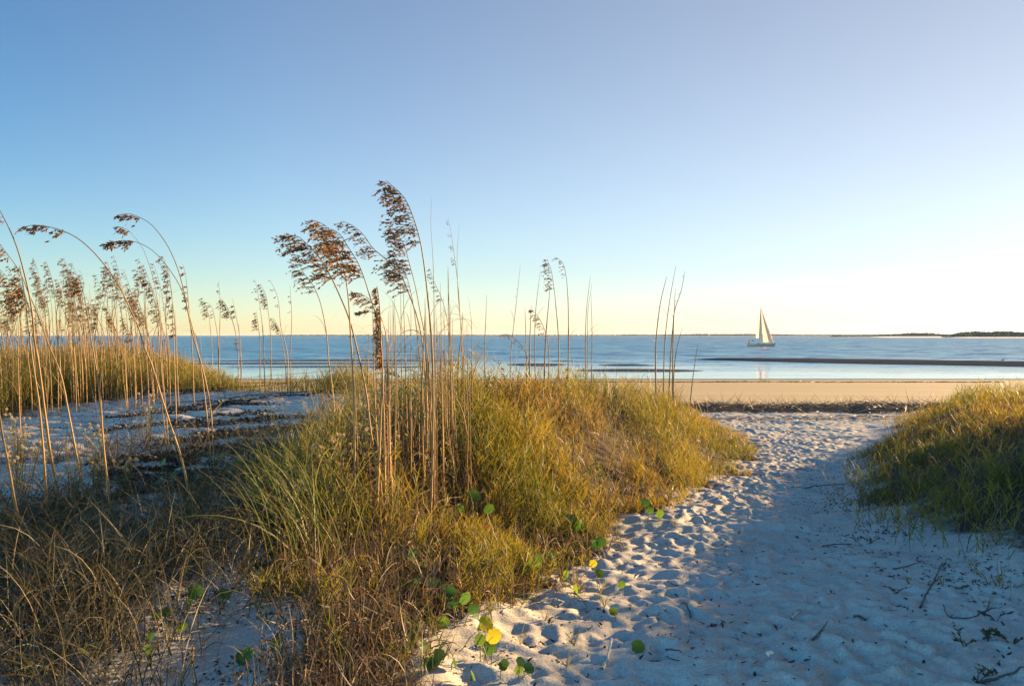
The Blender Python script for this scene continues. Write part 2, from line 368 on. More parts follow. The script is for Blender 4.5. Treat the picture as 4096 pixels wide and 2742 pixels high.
M['wrack'] = foliage('dry_wrack', [(0, (.055, .039, .026)), (.7, (.13, .088, .055)), (1, (.36, .25, .14))], trans=.12, tint=(1.1, .9, .6), spec=.5)
M['litter'] = foliage('leaf_crumbs', [(0, (.020, .016, .013)), (.8, (.05, .034, .022)), (1, (.10, .065, .035))], trans=.1, tint=(1, .9, .7))
M['pennyleaf'] = foliage('pennywort_leaf', [(0, (.04, .10, .025)), (.6, (.09, .16, .025)), (.85, (.17, .22, .03)), (.93, (.42, .36, .02)), (1, (.50, .38, .02))], trans=.5, tint=(1.3, 1.3, .5), rough=.4)
M['pennystalk'] = foliage('pennywort_stalk', [(0, (.10, .12, .03)), (1, (.22, .17, .06))], trans=.25)
M['herb'] = foliage('herb_leaf', [(0, (.09, .12, .025)), (.6, (.17, .17, .04)), (1, (.28, .22, .06))], trans=.45)
M['fluff'] = foliage('seed_fluff', [(0, (.42, .33, .20)), (1, (.62, .52, .36))], trans=.5, tint=(1.1, 1, .8), rough=.9)
M['twig'] = foliage('dark_twig', [(0, (.030, .020, .015)), (1, (.075, .045, .03))], trans=.05)
M['stick'] = plain('weathered_wood', (.085, .06, .045), .85, var=.4, scale=40)
M['palestick'] = plain('bleached_wood', (.50, .42, .32), .8, var=.2, scale=40)
M['shell'] = plain('shell', (.72, .68, .62), .5, var=.1, scale=60)

# ------------------------------------------------------------------ setting: sand and water
def axis(parts):
    out = [parts[0][0]]
    for a, b, st0, st1 in parts:
        x = a
        while x < b - 1e-6:
            f = (x - a) / (b - a); x = x + st0 * (st1 / st0) ** f; out.append(min(x, b))
    return np.array(out)
gx = axis([(-900, -100, 80, 8), (-100, -20, 6, .6), (-20, -5, .5, .04), (-5, 6.5, .024, .024), (6.5, 16, .03, .2), (16, 100, .25, 2.5), (100, 900, 5, 80)])
gy = axis([(-500, -10, 60, 1), (-10, 2.5, .8, .06), (2.5, 9, .018, .022), (9, 16, .024, .04), (16, 32, .05, .15), (32, 160, .3, .6), (160, 420, 2, 20)])
GX, GY = np.meshgrid(gx, gy)
GZ = H(GX, GY)
# trampled sand: many old footprints on the path
def footprints(n, pick, depth, seed):
    r = np.random.default_rng(seed)
    for _ in range(n):
        x, y, a, dp, L, Wd = pick(r)
        i0, i1 = np.searchsorted(gx, [x - .35, x + .35]); j0, j1 = np.searchsorted(gy, [y - .35, y + .35])
        if i1 - i0 < 2 or j1 - j0 < 2: continue
        X = GX[j0:j1, i0:i1] - x; Y = GY[j0:j1, i0:i1] - y
        dp = dp * .5; u = (X * math.cos(a) + Y * math.sin(a)) / L; v = (-X * math.sin(a) + Y * math.cos(a)) / (Wd * (1 + .18 * np.clip(u, -1, 1)))
        q = np.sqrt(u * u + v * v)
        pit = -np.exp(-(q * 1.05) ** 4) * (1 + .3 * u); rim = .42 * np.exp(-((q - 1.25) / .28) ** 2) * (1 + .5 * u)
        GZ[j0:j1, i0:i1] += dp * (pit + rim)
def pick_path(r):
    y = 2.6 + 25 * r.random() ** 1.5
    l, rr = float(pathL(y)) - .25, float(pathR(y)) - .05
    if y < 6: l -= .1
    x = l + (rr - l) * (r.random() * .5 + r.random() * .5)
    return x, y, r.normal(1.15, .5), r.uniform(.012, .034), r.uniform(.09, .14), r.uniform(.042, .07)
footprints(2100, pick_path, 1, 4)
on_path = sstep(-.5, .35, GX - pathL(GY)) * sstep(.8, -.3, GX - pathR(GY)) * sstep(31, 27, GY)
GZ += on_path * ((fbm(GX * 5.5, GY * 7, 31) - .5) * .042 + (np.abs(fbm(GX * 2.6, GY * 3.4, 41) - .5)) * .05 - .01 + (fbm(GX * 13, GY * 15, 45, 2) - .5) * .020 - np.abs(fbm(GX * 8, GY * 10, 47, 2) - .5) * .05)
# wind ripples on the shaded left slope
left_sand = sstep(.4, 1.5, pathL(GY) - GX) * sstep(20, 15, GY) * sstep(2, 4, GY)
GZ += left_sand * ((fbm(GX * 4, GY * 4, 51) - .5) * .04 + .012 * np.sin((GX * .35 + GY * 1.0 + .5 * fbm(GX * .8, GY * .8, 8)) * 19))
def px_of(x, y): return CX + x / np.maximum(y, .5) * FPX
edge_noise = lambda x, y: (fbm(x * 1.6, y * 1.6, 91) - .5) * .9
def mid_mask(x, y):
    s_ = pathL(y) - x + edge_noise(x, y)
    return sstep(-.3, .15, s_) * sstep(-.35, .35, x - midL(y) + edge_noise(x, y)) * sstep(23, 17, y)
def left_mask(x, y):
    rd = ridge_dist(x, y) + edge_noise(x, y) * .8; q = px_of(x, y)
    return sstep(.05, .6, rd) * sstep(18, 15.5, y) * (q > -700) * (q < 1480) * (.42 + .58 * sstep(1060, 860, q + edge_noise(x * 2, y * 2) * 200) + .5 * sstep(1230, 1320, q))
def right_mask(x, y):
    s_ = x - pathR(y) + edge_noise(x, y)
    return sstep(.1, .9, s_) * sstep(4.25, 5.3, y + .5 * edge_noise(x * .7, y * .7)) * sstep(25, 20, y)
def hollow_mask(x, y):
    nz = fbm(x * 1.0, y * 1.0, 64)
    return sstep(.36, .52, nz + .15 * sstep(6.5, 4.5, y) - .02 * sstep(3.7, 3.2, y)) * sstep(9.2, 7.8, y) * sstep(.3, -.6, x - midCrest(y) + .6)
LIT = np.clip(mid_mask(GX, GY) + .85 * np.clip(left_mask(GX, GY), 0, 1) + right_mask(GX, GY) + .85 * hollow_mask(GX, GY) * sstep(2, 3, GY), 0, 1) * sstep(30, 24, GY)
nx, ny = len(gx), len(gy)
ii = (np.arange(ny - 1)[:, None] * nx + np.arange(nx - 1)[None, :]).reshape(-1)
sand = build_mesh('sand', np.stack([GX, GY, GZ], -1).reshape(-1, 3), np.stack([ii, ii + 1, ii + 1 + nx, ii + nx], -1), M['sand'], attrs={'litter': LIT.ravel()})
tag(sand, 'pale dune and beach sand running down to the water', 'sand', kind='structure')
def HF(x, y):
    """sand surface including the footprints (bilinear on the grid)"""
    x = np.atleast_1d(np.asarray(x, float)); y = np.atleast_1d(np.asarray(y, float))
    i = np.clip(np.searchsorted(gx, x) - 1, 0, nx - 2); j = np.clip(np.searchsorted(gy, y) - 1, 0, ny - 2)
    fx = np.clip((x - gx[i]) / (gx[i + 1] - gx[i]), 0, 1); fy = np.clip((y - gy[j]) / (gy[j + 1] - gy[j]), 0, 1)
    return (GZ[j, i] * (1 - fx) + GZ[j, i + 1] * fx) * (1 - fy) + (GZ[j + 1, i] * (1 - fx) + GZ[j + 1, i + 1] * fx) * fy
def snap(p, dz=0.): return np.array([p[0], p[1], float(HF(p[0], p[1])[0]) + dz])

wx = np.array([-60000, -6000, -900, -100, 0, 100, 900, 6000, 60000.]); wy = np.array([74, 90, 140, 220, 500, 1500, 6000, 20000, 80000.])
WX, WY = np.meshgrid(wx, wy); k = len(wx)
ii = (np.arange(len(wy) - 1)[:, None] * k + np.arange(k - 1)[None, :]).reshape(-1)
water = build_mesh('water', np.stack([WX, WY, np.zeros_like(WX)], -1).reshape(-1, 3), np.stack([ii, ii + 1, ii + 1 + k, ii + k], -1), M['water'])
tag(water, 'blue rippled sea with calm pale pools close to the beach', 'water', kind='structure')

# ------------------------------------------------------------------ far shore
M['farland'] = plain('far_land', (.04, .038, .03), .9, var=.2, scale=.02)
M['whitebeach'] = plain('white_beach', (.62, .58, .5), .9, var=.1, scale=.02)
M['fartrees'] = plain('far_trees', (.055, .062, .03), .9, var=.35, scale=.12)
def land(name, pxs, d0, d1, h, mat, label):
    """low strip of land between two distances, gently domed"""
    xs = np.linspace(pxs[0], pxs[1], 60); V = []
    for fr, hh in ((0, -.6), (.12, .5), (.5, 1.), (.88, .8), (1, -.6)):
        for i, px in enumerate(xs):
            e = min(1, min(i, 59 - i) / 6)
            mid = (d0 + d1) / 2; d = mid + (fr - .5) * (d1 - d0) * (.25 + .75 * e)
            V.append(((px - CX) / FPX * mid, d, hh * h * (.15 + .85 * e) if hh > 0 else -1.0))
    ii = (np.arange(4)[:, None] * 60 + np.arange(59)[None, :]).reshape(-1)
    o = build_mesh(name, V, np.stack([ii, ii + 1, ii + 61, ii + 60], -1), mat); return tag(o, label, 'land', kind='structure')
land('far_shore', (1040, 5200), 5200, 5900, 2.2, M['farland'], 'thin hazy shore along the horizon')
land('far_island', (3500, 5200), 1480, 1900, 2.4, M['whitebeach'], 'white island beach under the dark wood on the right')
land('sand_spit', (2380, 5200), 1240, 1330, .55, M['farland'], 'low dark spit of sand in front of the island')
land('near_point', (3300, 3880), 2500, 2800, 2.0, M['farland'], 'low point of land beside the island')
def ico():
    t = (1 + 5 ** .5) / 2
    v = np.array([(-1, t, 0), (1, t, 0), (-1, -t, 0), (1, -t, 0), (0, -1, t), (0, 1, t), (0, -1, -t), (0, 1, -t), (t, 0, -1), (t, 0, 1), (-t, 0, -1), (-t, 0, 1)], float)
    f = np.array([(0, 11, 5), (0, 5, 1), (0, 1, 7), (0, 7, 10), (0, 10, 11), (1, 5, 9), (5, 11, 4), (11, 10, 2), (10, 7, 6), (7, 1, 8), (3, 9, 4), (3, 4, 2), (3, 2, 6), (3, 6, 8), (3, 8, 9), (4, 9, 5), (2, 4, 11), (6, 2, 10), (8, 6, 7), (9, 8, 1)])
    v /= np.linalg.norm(v[0]); mid = {}; vv = [tuple(p) for p in v]; ff = []
    def m(a, b):
        k = (min(a, b), max(a, b))
        if k not in mid: p = (np.array(vv[a]) + np.array(vv[b])); mid[k] = len(vv); vv.append(tuple(p / np.linalg.norm(p)))
        return mid[k]
    for a, b, c in f:
        x, y, z = m(a, b), m(b, c), m(c, a); ff += [(a, x, z), (b, y, x), (c, z, y), (x, y, z)]
    return np.array(vv), np.array(ff)
ICO = ico()
def wood(name, prof, d0, d1, n, rad, label):
    """far-off wood: many small ragged crowns under a height profile [(px, top height m)]"""
    v0, f0 = ICO; k = np.array(prof, float); V = []; F = []; c = 0
    for _ in range(n):
        px = rng.uniform(k[0, 0], k[-1, 0]); d = rng.uniform(d0, d1); top = np.interp(px, k[:, 0], k[:, 1]) * rng.uniform(.72, 1.03)
        r = rad * rng.uniform(.5, 1.1); x = (px - CX) / FPX * d
        for lev in (0, 1):
            z = 1 + (top - 1 - r * .8) * (.35 + .65 * lev)
            vv = v0 * (1 + rng.normal(0, .16, (len(v0), 1))) * np.array([r * 1.2, r, r * .85]) + np.array([x + rng.normal(0, r * .3), d, max(z, r * .4)])
            V.append(vv); F.append(f0 + c); c += len(v0)
    o = build_mesh(name, np.concatenate(V), np.concatenate(F), M['fartrees'], smooth=False)
    return tag(o, label, 'wood', kind='stuff')
wood('island_wood', [(3770, 3), (3800, 6), (3840, 10.5), (3890, 13), (3893, 10.5), (3900, 13), (3960, 11.5), (4000, 13.4), (4050, 12.5), (4096, 11), (4300, 12), (4700, 9)], 1560, 1760, 1500, 2.7, 'dark green wood on the island at the right edge')
wood('point_wood', [(3330, 4), (3450, 6), (3600, 10), (3640, 13), (3720, 13), (3760, 9), (3860, 7)], 2600, 2760, 1000, 3.8, 'grey green wood on the point left of the dark island')
wood('shore_wood', [(1050, 5), (1150, 9), (1300, 10), (1700, 8), (2000, 9), (2450, 9), (2540, 13), (2560, 10), (2700, 11), (2780, 16), (2900, 15), (3000, 16), (3100, 15), (3200, 11), (3400, 11), (3700, 12), (5000, 12)], 5400, 5800, 3600, 5.2, 'hazy line of trees along the far horizon')

# ------------------------------------------------------------------ sailing boat and other things on the water
M['hull'] = plain('boat_hull', (.50, .32, .18), .8, var=.06, scale=1.5)
M['deck'] = plain('boat_deck', (.66, .63, .57), .5, var=.06, scale=2)
M['spar'] = plain('spar', (.26, .23, .20), .4, var=.1, scale=4)
M['canvas'] = plain('dark_canvas', (.05, .055, .07), .8, var=.2, scale=4)
M['smoked'] = plain('cabin_glass', (.03, .03, .035), .15, var=.1, scale=4)
M['darkpaint'] = plain('dark_paint', (.06, .055, .05), .5, var=.2, scale=3)
M['gullwhite'] = plain('feather', (.45, .44, .42), .8, var=.3, scale=6)
M['gullback'] = plain('feather_dark', (.10, .10, .10), .8, var=.3, scale=6)
def sail_material():
    m, nt, out = new_mat('sailcloth')
    at_ = N(nt, 'ShaderNodeAttribute', attribute_name='t')
    c = ramp(nt, at_.outputs['Fac'], [(0, (.84, .57, .39)), (.5, (.88, .61, .42)), (1, (.86, .59, .40))])
    d = N(nt, 'ShaderNodeBsdfDiffuse'); tr = N(nt, 'ShaderNodeBsdfTranslucent'); nt.links.new(c, d.inputs[0]); nt.links.new(c, tr.inputs[0])
    mx = N(nt, 'ShaderNodeMixShader'); mx.inputs[0].default_value = .68
    nt.links.new(d.outputs[0], mx.inputs[1]); nt.links.new(tr.outputs[0], mx.inputs[2]); nt.links.new(mx.outputs[0], out.inputs['Surface']); return m
M['sail'] = sail_material()
BD = 318.6; BK = .01397
def bp(zx, zy, y=0.): return np.array([(zx - 1030) * BK, y, (1320 - zy) * BK])
boat = empty('sailboat', ((3044.5 - CX) / FPX * BD, BD, 0), 'white sailing boat under cream mainsail and jib on the blue sea', 'sailboat')
def hull_geo():
    g = Geo(); st = []
    xs = np.linspace(0, 1, 17)
    for u in xs:
        x = -5.35 + 10.75 * u; hb = 1.72 * (1 - abs((u - .36) / .68) ** 2.3 if u > .36 else 1 - .28 * ((.36 - u) / .36) ** 2)
        hb = max(hb, .03); top = 1.02 + .26 * (u - .35) ** 2 + .1 * u
        rake = .22 * (u ** 6) - .1 * ((1 - u) ** 6)
        prof = [(0, -.45, .25), (.72, -.3, .2), (.93, 0, .1), (1, .45, .6), (1.0, top - .07, 1), (.985, top, 1.02)]
        ring = [(x + rake * (z / 1.1), hb * w, z) for w, z, _ in prof]
        st.append([(a, -b, c) for a, b, c in ring[::-1]] + ring[1:])
    n = len(st[0]); V = np.array(st).reshape(-1, 3)
    ii = (np.arange(16)[:, None] * n + np.arange(n - 1)[None, :]).reshape(-1)
    Q = np.stack([ii, ii + 1, ii + n + 1, ii + n], -1); g.add(V, Q, .5, .5)
    # deck and transom
    Dk = np.array([[s_[0], s_[-1]] for s_ in st]).reshape(-1, 3) - np.array([0, 0, .03])
    jj = np.arange(16) * 2; g.add(Dk, np.stack([jj, jj + 2, jj + 3, jj + 1], -1), .5, .5)
    r0 = np.array(st[0]); c = r0.mean(0); g.add(np.vstack([r0, c]), [[i, i + 1, n, n] for i in range(n - 1)] and [[i, i + 1, n - 2 - i, n - 1 - i] for i in range(n // 2)], .5, .5)
    return g
hull = hull_geo().build('hull', M['hull'], boat)
g = Geo(); tube(g, spline([(-5.2, -1.25, .86), (-2, -1.75, .86), (1.5, -1.62, .93), (4.3, -.55, 1.05), (5.3, -.06, 1.12)], 24), .035, 4); g.build('rubbing_strake', M['darkpaint'], hull)
g = Geo()
cs = []
for x, w, h in ((-2.4, 1.05, .30), (-1.2, 1.15, .42), (0.2, 1.1, .42), (1.6, .85, .32), (2.9, .4, .12)):
    cs.append([(x, -w, 1.0), (x, -w * .86, 1.02 + h * .8), (x, 0, 1.05 + h), (x, w * .86, 1.02 + h * .8), (x, w, 1.0)])
V = np.array(cs).reshape(-1, 3); ii = (np.arange(4)[:, None] * 5 + np.arange(4)[None, :]).reshape(-1)
g.add(V, np.stack([ii, ii + 1, ii + 6, ii + 5], -1), .5, .5); g.add(cs[0], [[0, 1, 3, 4], [1, 2, 2, 3]][:1], .5, .5); cabin = g.build('cabin', M['deck'], boat)
for x0, x1 in ((-1.9, -.5), (.1, 1.25)):
    g = Geo(); a = lambda x: -1.05 + .09 * max(0, x - .2) * 2
    g.add([(x0, a(x0) - .06, 1.12), (x1, a(x1) - .06, 1.12), (x1 - .15, a(x1) + .04, 1.30), (x0 + .2, a(x0) + .04, 1.32)], [[0, 1, 2, 3]], .5, .5); g.build('window', M['smoked'], cabin)
g = Geo(); tube(g, [bp(1058, 1235), bp(1045, 800), bp(1030, 400), bp(1018, 160)], [.11, .10, .085, .06], 8)
for zy in (560, 880): boxmesh(g, bp(1018 + (zy - 165) * .0388, zy), .06, 2.3, .06)
tube(g, [bp(1005, 163), bp(1030, 160)], .03, 4); g.build('mast', M['spar'], boat)
g = Geo(); tube(g, [bp(1054, 1118), bp(825, 1083, -.9)], [.09, .07], 6); g.build('boom', M['spar'], boat)
def sail(A, B, C, belly, n=14, luff_bow=0., leech_bow=0.):
    """triangle patch A head, B luff foot, C leech foot; bellied"""
    g = Geo(); A, B, C = map(np.asarray, (A, B, C)); V = []; T = []
    for i in range(n + 1):
        s_ = i / n; l = A + (B - A) * s_; r = A + (C - A) * s_
        bow = math.sin(math.pi * s_)
        r = r + (r - l) / (np.linalg.norm(r - l) + 1e-6) * leech_bow * bow; l = l + (l - r) / (np.linalg.norm(r - l) + 1e-6) * luff_bow * bow
        for j in range(n + 1):
            q = j / n; p = l + (r - l) * q; p = p + np.array([0, belly * math.sin(math.pi * q ** .8) * (.25 + .75 * s_), 0]); V.append(p); T.append(s_)
    ii = (np.arange(n)[:, None] * (n + 1) + np.arange(n)[None, :]).reshape(-1)
    g.add(V, np.stack([ii, ii + 1, ii + n + 2, ii + n + 1], -1), .5, np.array(T)); return g
ms = sail(bp(1017, 195, .05), bp(1052, 1108), bp(858, 1078, -.85), -.45, leech_bow=.12).build('mainsail', M['sail'], boat)
jb = sail(bp(1036, 272, -.1), bp(1378, 1190, -.1), bp(1064, 1192, -1.35), -.75, luff_bow=.03, leech_bow=.07).build('jib', M['sail'], boat)
g = Geo(); tube(g, [bp(1034, 262, -.1), bp(1160, 600, -.12), bp(1384, 1200, -.1)], [.07, .045, .03], 6); g.build('luff_edge', M['spar'], jb)
g = Geo(); tube(g, spline([bp(1029, 678, -.95), bp(1090, 682, -1.05), bp(1178, 676, -.2)], 8), .035, 4); g.build('seam', M['spar'], jb)
g = Geo(); g.add([bp(1034, 795, -1.3), bp(1046, 783, -1.32), bp(1066, 790, -1.35), bp(1044, 799, -1.3)], [[0, 1, 2, 3]], .5, .5); g.build('sail_emblem', M['spar'], jb)
g = Geo(); tube(g, [bp(935, 652, -.8), bp(1020, 660, -.3)], .035, 4); g.build('seam', M['spar'], ms)
g = Geo(); g.add([bp(984, 466, -.5), bp(998, 462, -.5), bp(1000, 476, -.5), bp(990, 488, -.5)], [[0, 1, 2, 3]], .5, .5); g.build('sail_emblem', M['spar'], ms)
g = Geo(); V = []
for i, u in enumerate(np.linspace(0, 1, 7)):
    for j, w in enumerate(np.linspace(-1, 1, 7)): V.append(bp(632 + 190 * u, 1158 - 34 * (math.sin(math.pi * min(1, u * .9 + .1)) ** .6) + 4 * w * w, w * 1.25))
ii = (np.arange(6)[:, None] * 7 + np.arange(6)[None, :]).reshape(-1); g.add(V, np.stack([ii, ii + 1, ii + 8, ii + 7], -1), .5, .5)
bim = g.build('bimini', M['canvas'], boat)
for w in (-1.2, 1.2):
    g = Geo(); tube(g, [bp(708, 1235, w), bp(660, 1150, w)], .03, 4); tube(g, [bp(708, 1235, w), bp(790, 1140, w)], .03, 4); g.build('bimini_frame', M['spar'], bim)
g = Geo()
for w in (-1.5, 1.5): tube(g, [np.array([-.1, w, 1.0]), bp(1018 + (560 - 165) * .0388, 560, w * .74), bp(1018, 168)], .018, 3)
tube(g, [bp(655, 1240), bp(1018, 165)], .018, 3); g.build('rigging', M['spar'], boat)
for w in (-1, 1):
    g = Geo(); tube(g, [(-5.2, w * 1.3, 1.65), (-3.6, w * 1.3, 1.62)], .022, 4)
    for x in (-5.2, -4.4, -3.6): tube(g, [(x, w * 1.3, 1.0), (x, w * 1.3, 1.65)], .022, 4)
    g.build('guard_rail', M['spar'], boat)
g = Geo()
for w in (-1, 1): tube(g, [(3.9, w * .7, 1.12), (3.95, w * .7, 1.68), (5.1, w * .12, 1.72), (5.25, 0, 1.18)], .022, 4)
g.build('bow_rail', M['spar'], boat)
g = Geo()
an = np.linspace(0, 2 * math.pi, 15); tube(g, np.stack([-4.35 + 0 * an, .42 * np.cos(an), 1.55 + .42 * np.sin(an)], 1), .03, 4); tube(g, [(-4.35, 0, .95), (-4.35, 0, 1.55)], .07, 6); g.build('steering_wheel', M['darkpaint'], boat)
# helmsman seen as a dark small shape under the bimini
g = Geo(); tube(g, spline([(0, 0, 0), (0, 0, .25), (.02, 0, .55), (.04, 0, .66), (.05, 0, .72), (.06, 0, .85), (.06, 0, .95)], 22), np.interp(np.linspace(0, 1, 22), [0, .2, .55, .68, .76, .88, 1], [.16, .19, .21, .07, .07, .11, .02]), 10)
for w in (-1, 1): tube(g, spline([(.02, w * .2, .58), (.1, w * .27, .33), (.32, w * .18, .3)], 10), np.linspace(.065, .035, 10), 7); tube(g, spline([(0, w * .1, .05), (.38, w * .13, .06), (.42, w * .13, -.38)], 10), np.linspace(.09, .055, 10), 7)
ps = g.build('person', M['darkpaint'], loc=None); ps.location = (boat.location.x - 4.95, BD - .1, 1.32)
tag(ps, 'person in dark clothes sitting at the stern of the sailboat', 'person')

def lathe(g, prof, sides=8, c=(0, 0, 0), rnd=.5):
    c = np.array(c, float); tube(g, [c + np.array([0, 0, z]) for r, z in prof], [max(r, .002) for r, z in prof], sides, rnd)
bu = empty('channel_buoy', at(890, 1366, 563) * np.array([1, 1, 0]), 'tiny dark channel buoy floating far out on the left', 'buoy')
g = Geo(); lathe(g, [(0, -.2), (.55, -.2), (.6, .1), (.5, .35), (0, .4)], 10); g.build('float', M['darkpaint'], bu)
g = Geo()
for a in range(4): tube(g, [(.35 * math.cos(a * 1.57), .35 * math.sin(a * 1.57), .35), (0.08 * math.cos(a * 1.57), .08 * math.sin(a * 1.57), 1.5)], .03, 4)
lathe(g, [(.02, 1.4), (.16, 1.5), (.16, 1.75), (.02, 1.8)], 8); g.build('cage', M['darkpaint'], bu)
fb = empty('fishing_boat', at(1403, 1347, 2000) * np.array([1, 1, 0]), 'tiny dark motor boat on the horizon behind the tall stalks', 'motor boat')
g = Geo(); V = []
for u in np.linspace(0, 1, 7):
    hb = 2.1 * (1 - u ** 3) ** .5 + .05; V += [(-7 + 14 * u, -hb, 1.5 + u * u), (-7 + 14 * u, -hb * .6, -.3), (-7 + 14 * u, hb * .6, -.3), (-7 + 14 * u, hb, 1.5 + u * u)]
ii = np.arange(6) * 4
g.add(V, np.concatenate([np.stack([ii + a, ii + (a + 1) % 4, ii + 4 + (a + 1) % 4, ii + 4 + a], -1) for a in range(4)] + [np.array([[0, 1, 2, 3]])]), .5, .5); g.build('hull', M['darkpaint'], fb)
g = Geo(); boxmesh(g, (-1, 0, 2.9), 4.2, 2.6, 2.4); boxmesh(g, (-1, 0, 4.2), 4.6, 3., .2); tube(g, [(-1.5, 0, 4), (-1.5, 0, 7.2)], .12, 5); g.build('wheelhouse', M['darkpaint'], fb)
def gull(name, loc, rz, flying, label, s=1.):
    r = empty(name, loc, label, 'bird'); r.rotation_euler.z = rz; r.scale = (s, s, s)
    g = Geo(); tube(g, spline([(-.24, 0, .02), (-.1, 0, .0), (.08, 0, .02), (.17, 0, .07), (.22, 0, .085), (.27, 0, .075)], 16), np.interp(np.linspace(0, 1, 16), [0, .25, .55, .75, .88, 1], [.012, .06, .075, .042, .038, .006]), 8)
    g.build('body', M['gullwhite' if flying else 'gullback'], r)
    for w in (-1, 1):
        g = Geo()
        if flying: P = [(.06, .03, .04), (.12, .28, .14), (.04, .58, .10), (-.02, .28, .12), (-.09, .04, .04)]
        else: P = [(.08, .065, .06), (.0, .085, .05), (-.28, .03, .03), (-.1, .075, .0), (.04, .08, .01)]
        up = np.array(P) * np.array([1, w, 1]); lo = up - np.array([0, 0, .012])
        g.add(np.vstack([up, lo]), [[0, 1, 3, 4], [1, 2, 2, 3], [5, 6, 8, 9], [0, 1, 6, 5], [1, 2, 7, 6], [2, 3, 8, 7], [3, 4, 9, 8]][0:1] + [[0, 1, 6, 5], [1, 2, 7, 6], [2, 3, 8, 7], [3, 4, 9, 8], [5, 6, 8, 9]], .5, .5)
        g.build('wing', M['gullback'], r)
        if not flying:
            g = Geo(); tube(g, [(.0, w * .03, -.05), (.0, w * .03, -.2), (.04, w * .03, -.205)], .008, 4); g.build('leg', M['darkpaint'], r)
    return r
gull('gull', at(4011, 1318, 520), .5, True, 'small gull flying above the dark wood at the right edge', 1.2)
wp = at(4012, 1446, 128); zz = max(0., float(H(wp[0], wp[1])))
gull('wading_bird', (wp[0], wp[1], zz + .205), .2, False, 'small dark bird standing on the grey sand bar at the right edge', 1.3)

# ------------------------------------------------------------------ grass that nobody could count
def jitter(n): return rng.normal(0, 1, n)
def shoots(g, pts, hgt, leaf_len=(.06, .13), nl=8, lean=.35, w=.0032, wind=-.25):
    """feathery shoots: a stem with short stiff leaves on both sides"""
    n = len(pts); az = rng.uniform(0, 2 * math.pi, n)
    r = np.clip(rng.normal(.45, .22, n) + (fbm(pts[:, 0] * .8, pts[:, 1] * .8, 77) - .5) * 2.0, 0, 1)
    P = ribbons(g, pts - np.array([0, 0, .02]), az, hgt, np.abs(rng.normal(0, lean, n)), rng.normal(.25, .25, n), w, 4, rnd=r)
    for k in range(nl):
        f = (.25 + .72 * (k + rng.random(n)) / nl) * 4; i = np.clip(f.astype(int), 0, 3); fr = (f - i)[:, None]
        b = P[np.arange(n), i] * (1 - fr) + P[np.arange(n), i + 1] * fr
        ribbons(g, b, az + (math.pi / 2 if k % 2 else -math.pi / 2) + rng.normal(0, .7, n), rng.uniform(*leaf_len, n) * (hgt / .36) ** .4, rng.uniform(.35, .95, n), rng.normal(.1, .35, n), w * rng.uniform(.8, 1.35, n), 2,
                rnd=np.clip(r + rng.normal(0, .12, n), 0, 1))
def place(n, fx, fy, accept):
    """n ground points accepted with the probability accept(x, y)"""
    out = []; c = 0
    while c < n:
        m = n * 2
        y = fy(rng.random(m)); x = fx(y, rng.random(m))
        ok = rng.random(m) < accept(x, y); p = np.stack([x[ok], y[ok]], 1); out.append(p); c += len(p)
    p = np.concatenate(out)[:n]
    return np.column_stack([p, HF(p[:, 0], p[:, 1])])
logy = lambda a, b: (lambda u: a * (b / a) ** u)
mid_x = lambda y, u: (midL(y) - .8) + u * (pathL(y) + .9 - midL(y) + .8)

stem_zone = lambda x, y: sstep(1330, 1430, px_of(x, y)) * sstep(1900, 1800, px_of(x, y)) * sstep(7.4, 6.4, y)
g = Geo()
p = place(6300, mid_x, logy(3.6, 20), lambda x, y: mid_mask(x, y) * np.clip(.25 + .9 * sstep(-1.0, .6, x - midCrest(y)) * sstep(4.2, 6.2, y) + .4 * sstep(.4, .62, fbm(x * 1.1, y * 1.1, 61)), 0, 1) * (.12 + .88 * sstep(.4, .54, fbm(x * 1.9, y * 1.9, 101))) * (1 - .85 * stem_zone(x, y)))
hh = sstep(2.6, 5.6, p[:, 1]) * (.30 + .14 * rng.random(len(p))) * (.45 + 1.1 * sstep(.25, .75, fbm(p[:, 0] * 1.5, p[:, 1] * 1.5, 33))) * (.5 + .5 * sstep(-.1, .9, pathL(p[:, 1]) - p[:, 0])) * np.interp(p[:, 1], [5, 9, 12, 16], [1, 1.05, .95, .8])
shoots(g, p, hh, (.07, .15), w=.0060)
tag(g.build('dune_grass', M['meadow']), 'feathery yellow green grass covering the central dune beside the sand path', 'grass', kind='stuff')
g = Geo()
p = place(5200, mid_x, logy(3.4, 20), lambda x, y: mid_mask(x, y) * (.2 + .8 * sstep(.4, .55, fbm(x * 1.5, y * 1.5, 103)))); n = len(p)
ribbons(g, p - np.array([0, 0, .02]), rng.uniform(0, 6.28, n), rng.uniform(.3, .72, n) * (.4 + .6 * sstep(-.1, 1.2, pathL(p[:, 1]) - p[:, 0])) * np.interp(p[:, 1], [3.4, 5, 7, 9, 12, 16], [.4, .65, 1, 1, .9, .7]) * (1 - .5 * stem_zone(p[:, 0], p[:, 1])), np.abs(rng.normal(.15, .2, n)), np.abs(rng.normal(.7, .6, n)), rng.uniform(.004, .009, n), 6, 1.4)
tag(g.build('dune_grass', M['blade']), 'long thin tan and green blades rising through the central dune grass', 'grass', kind='stuff')
g = Geo()
p = place(10500, mid_x, logy(3.0, 20), lambda x, y: mid_mask(x, y) * (.35 + .65 * sstep(6.5, 4.0, y))); n = len(p)
p[:, 2] += rng.uniform(0, .12, n) * (rng.random(n) < .6)
ribbons(g, p, rng.uniform(0, 6.28, n), rng.uniform(.10, .42, n) * np.interp(p[:, 1], [3, 5, 6], [.62, .75, 1]), rng.uniform(.1, 1.4, n), rng.normal(.6, 1.1, n), rng.uniform(.0035, .008, n), 5)
tag(g.build('dead_grass', M['straw']), 'tangled brown dead grass at the foot of the central dune', 'dead grass', kind='stuff')

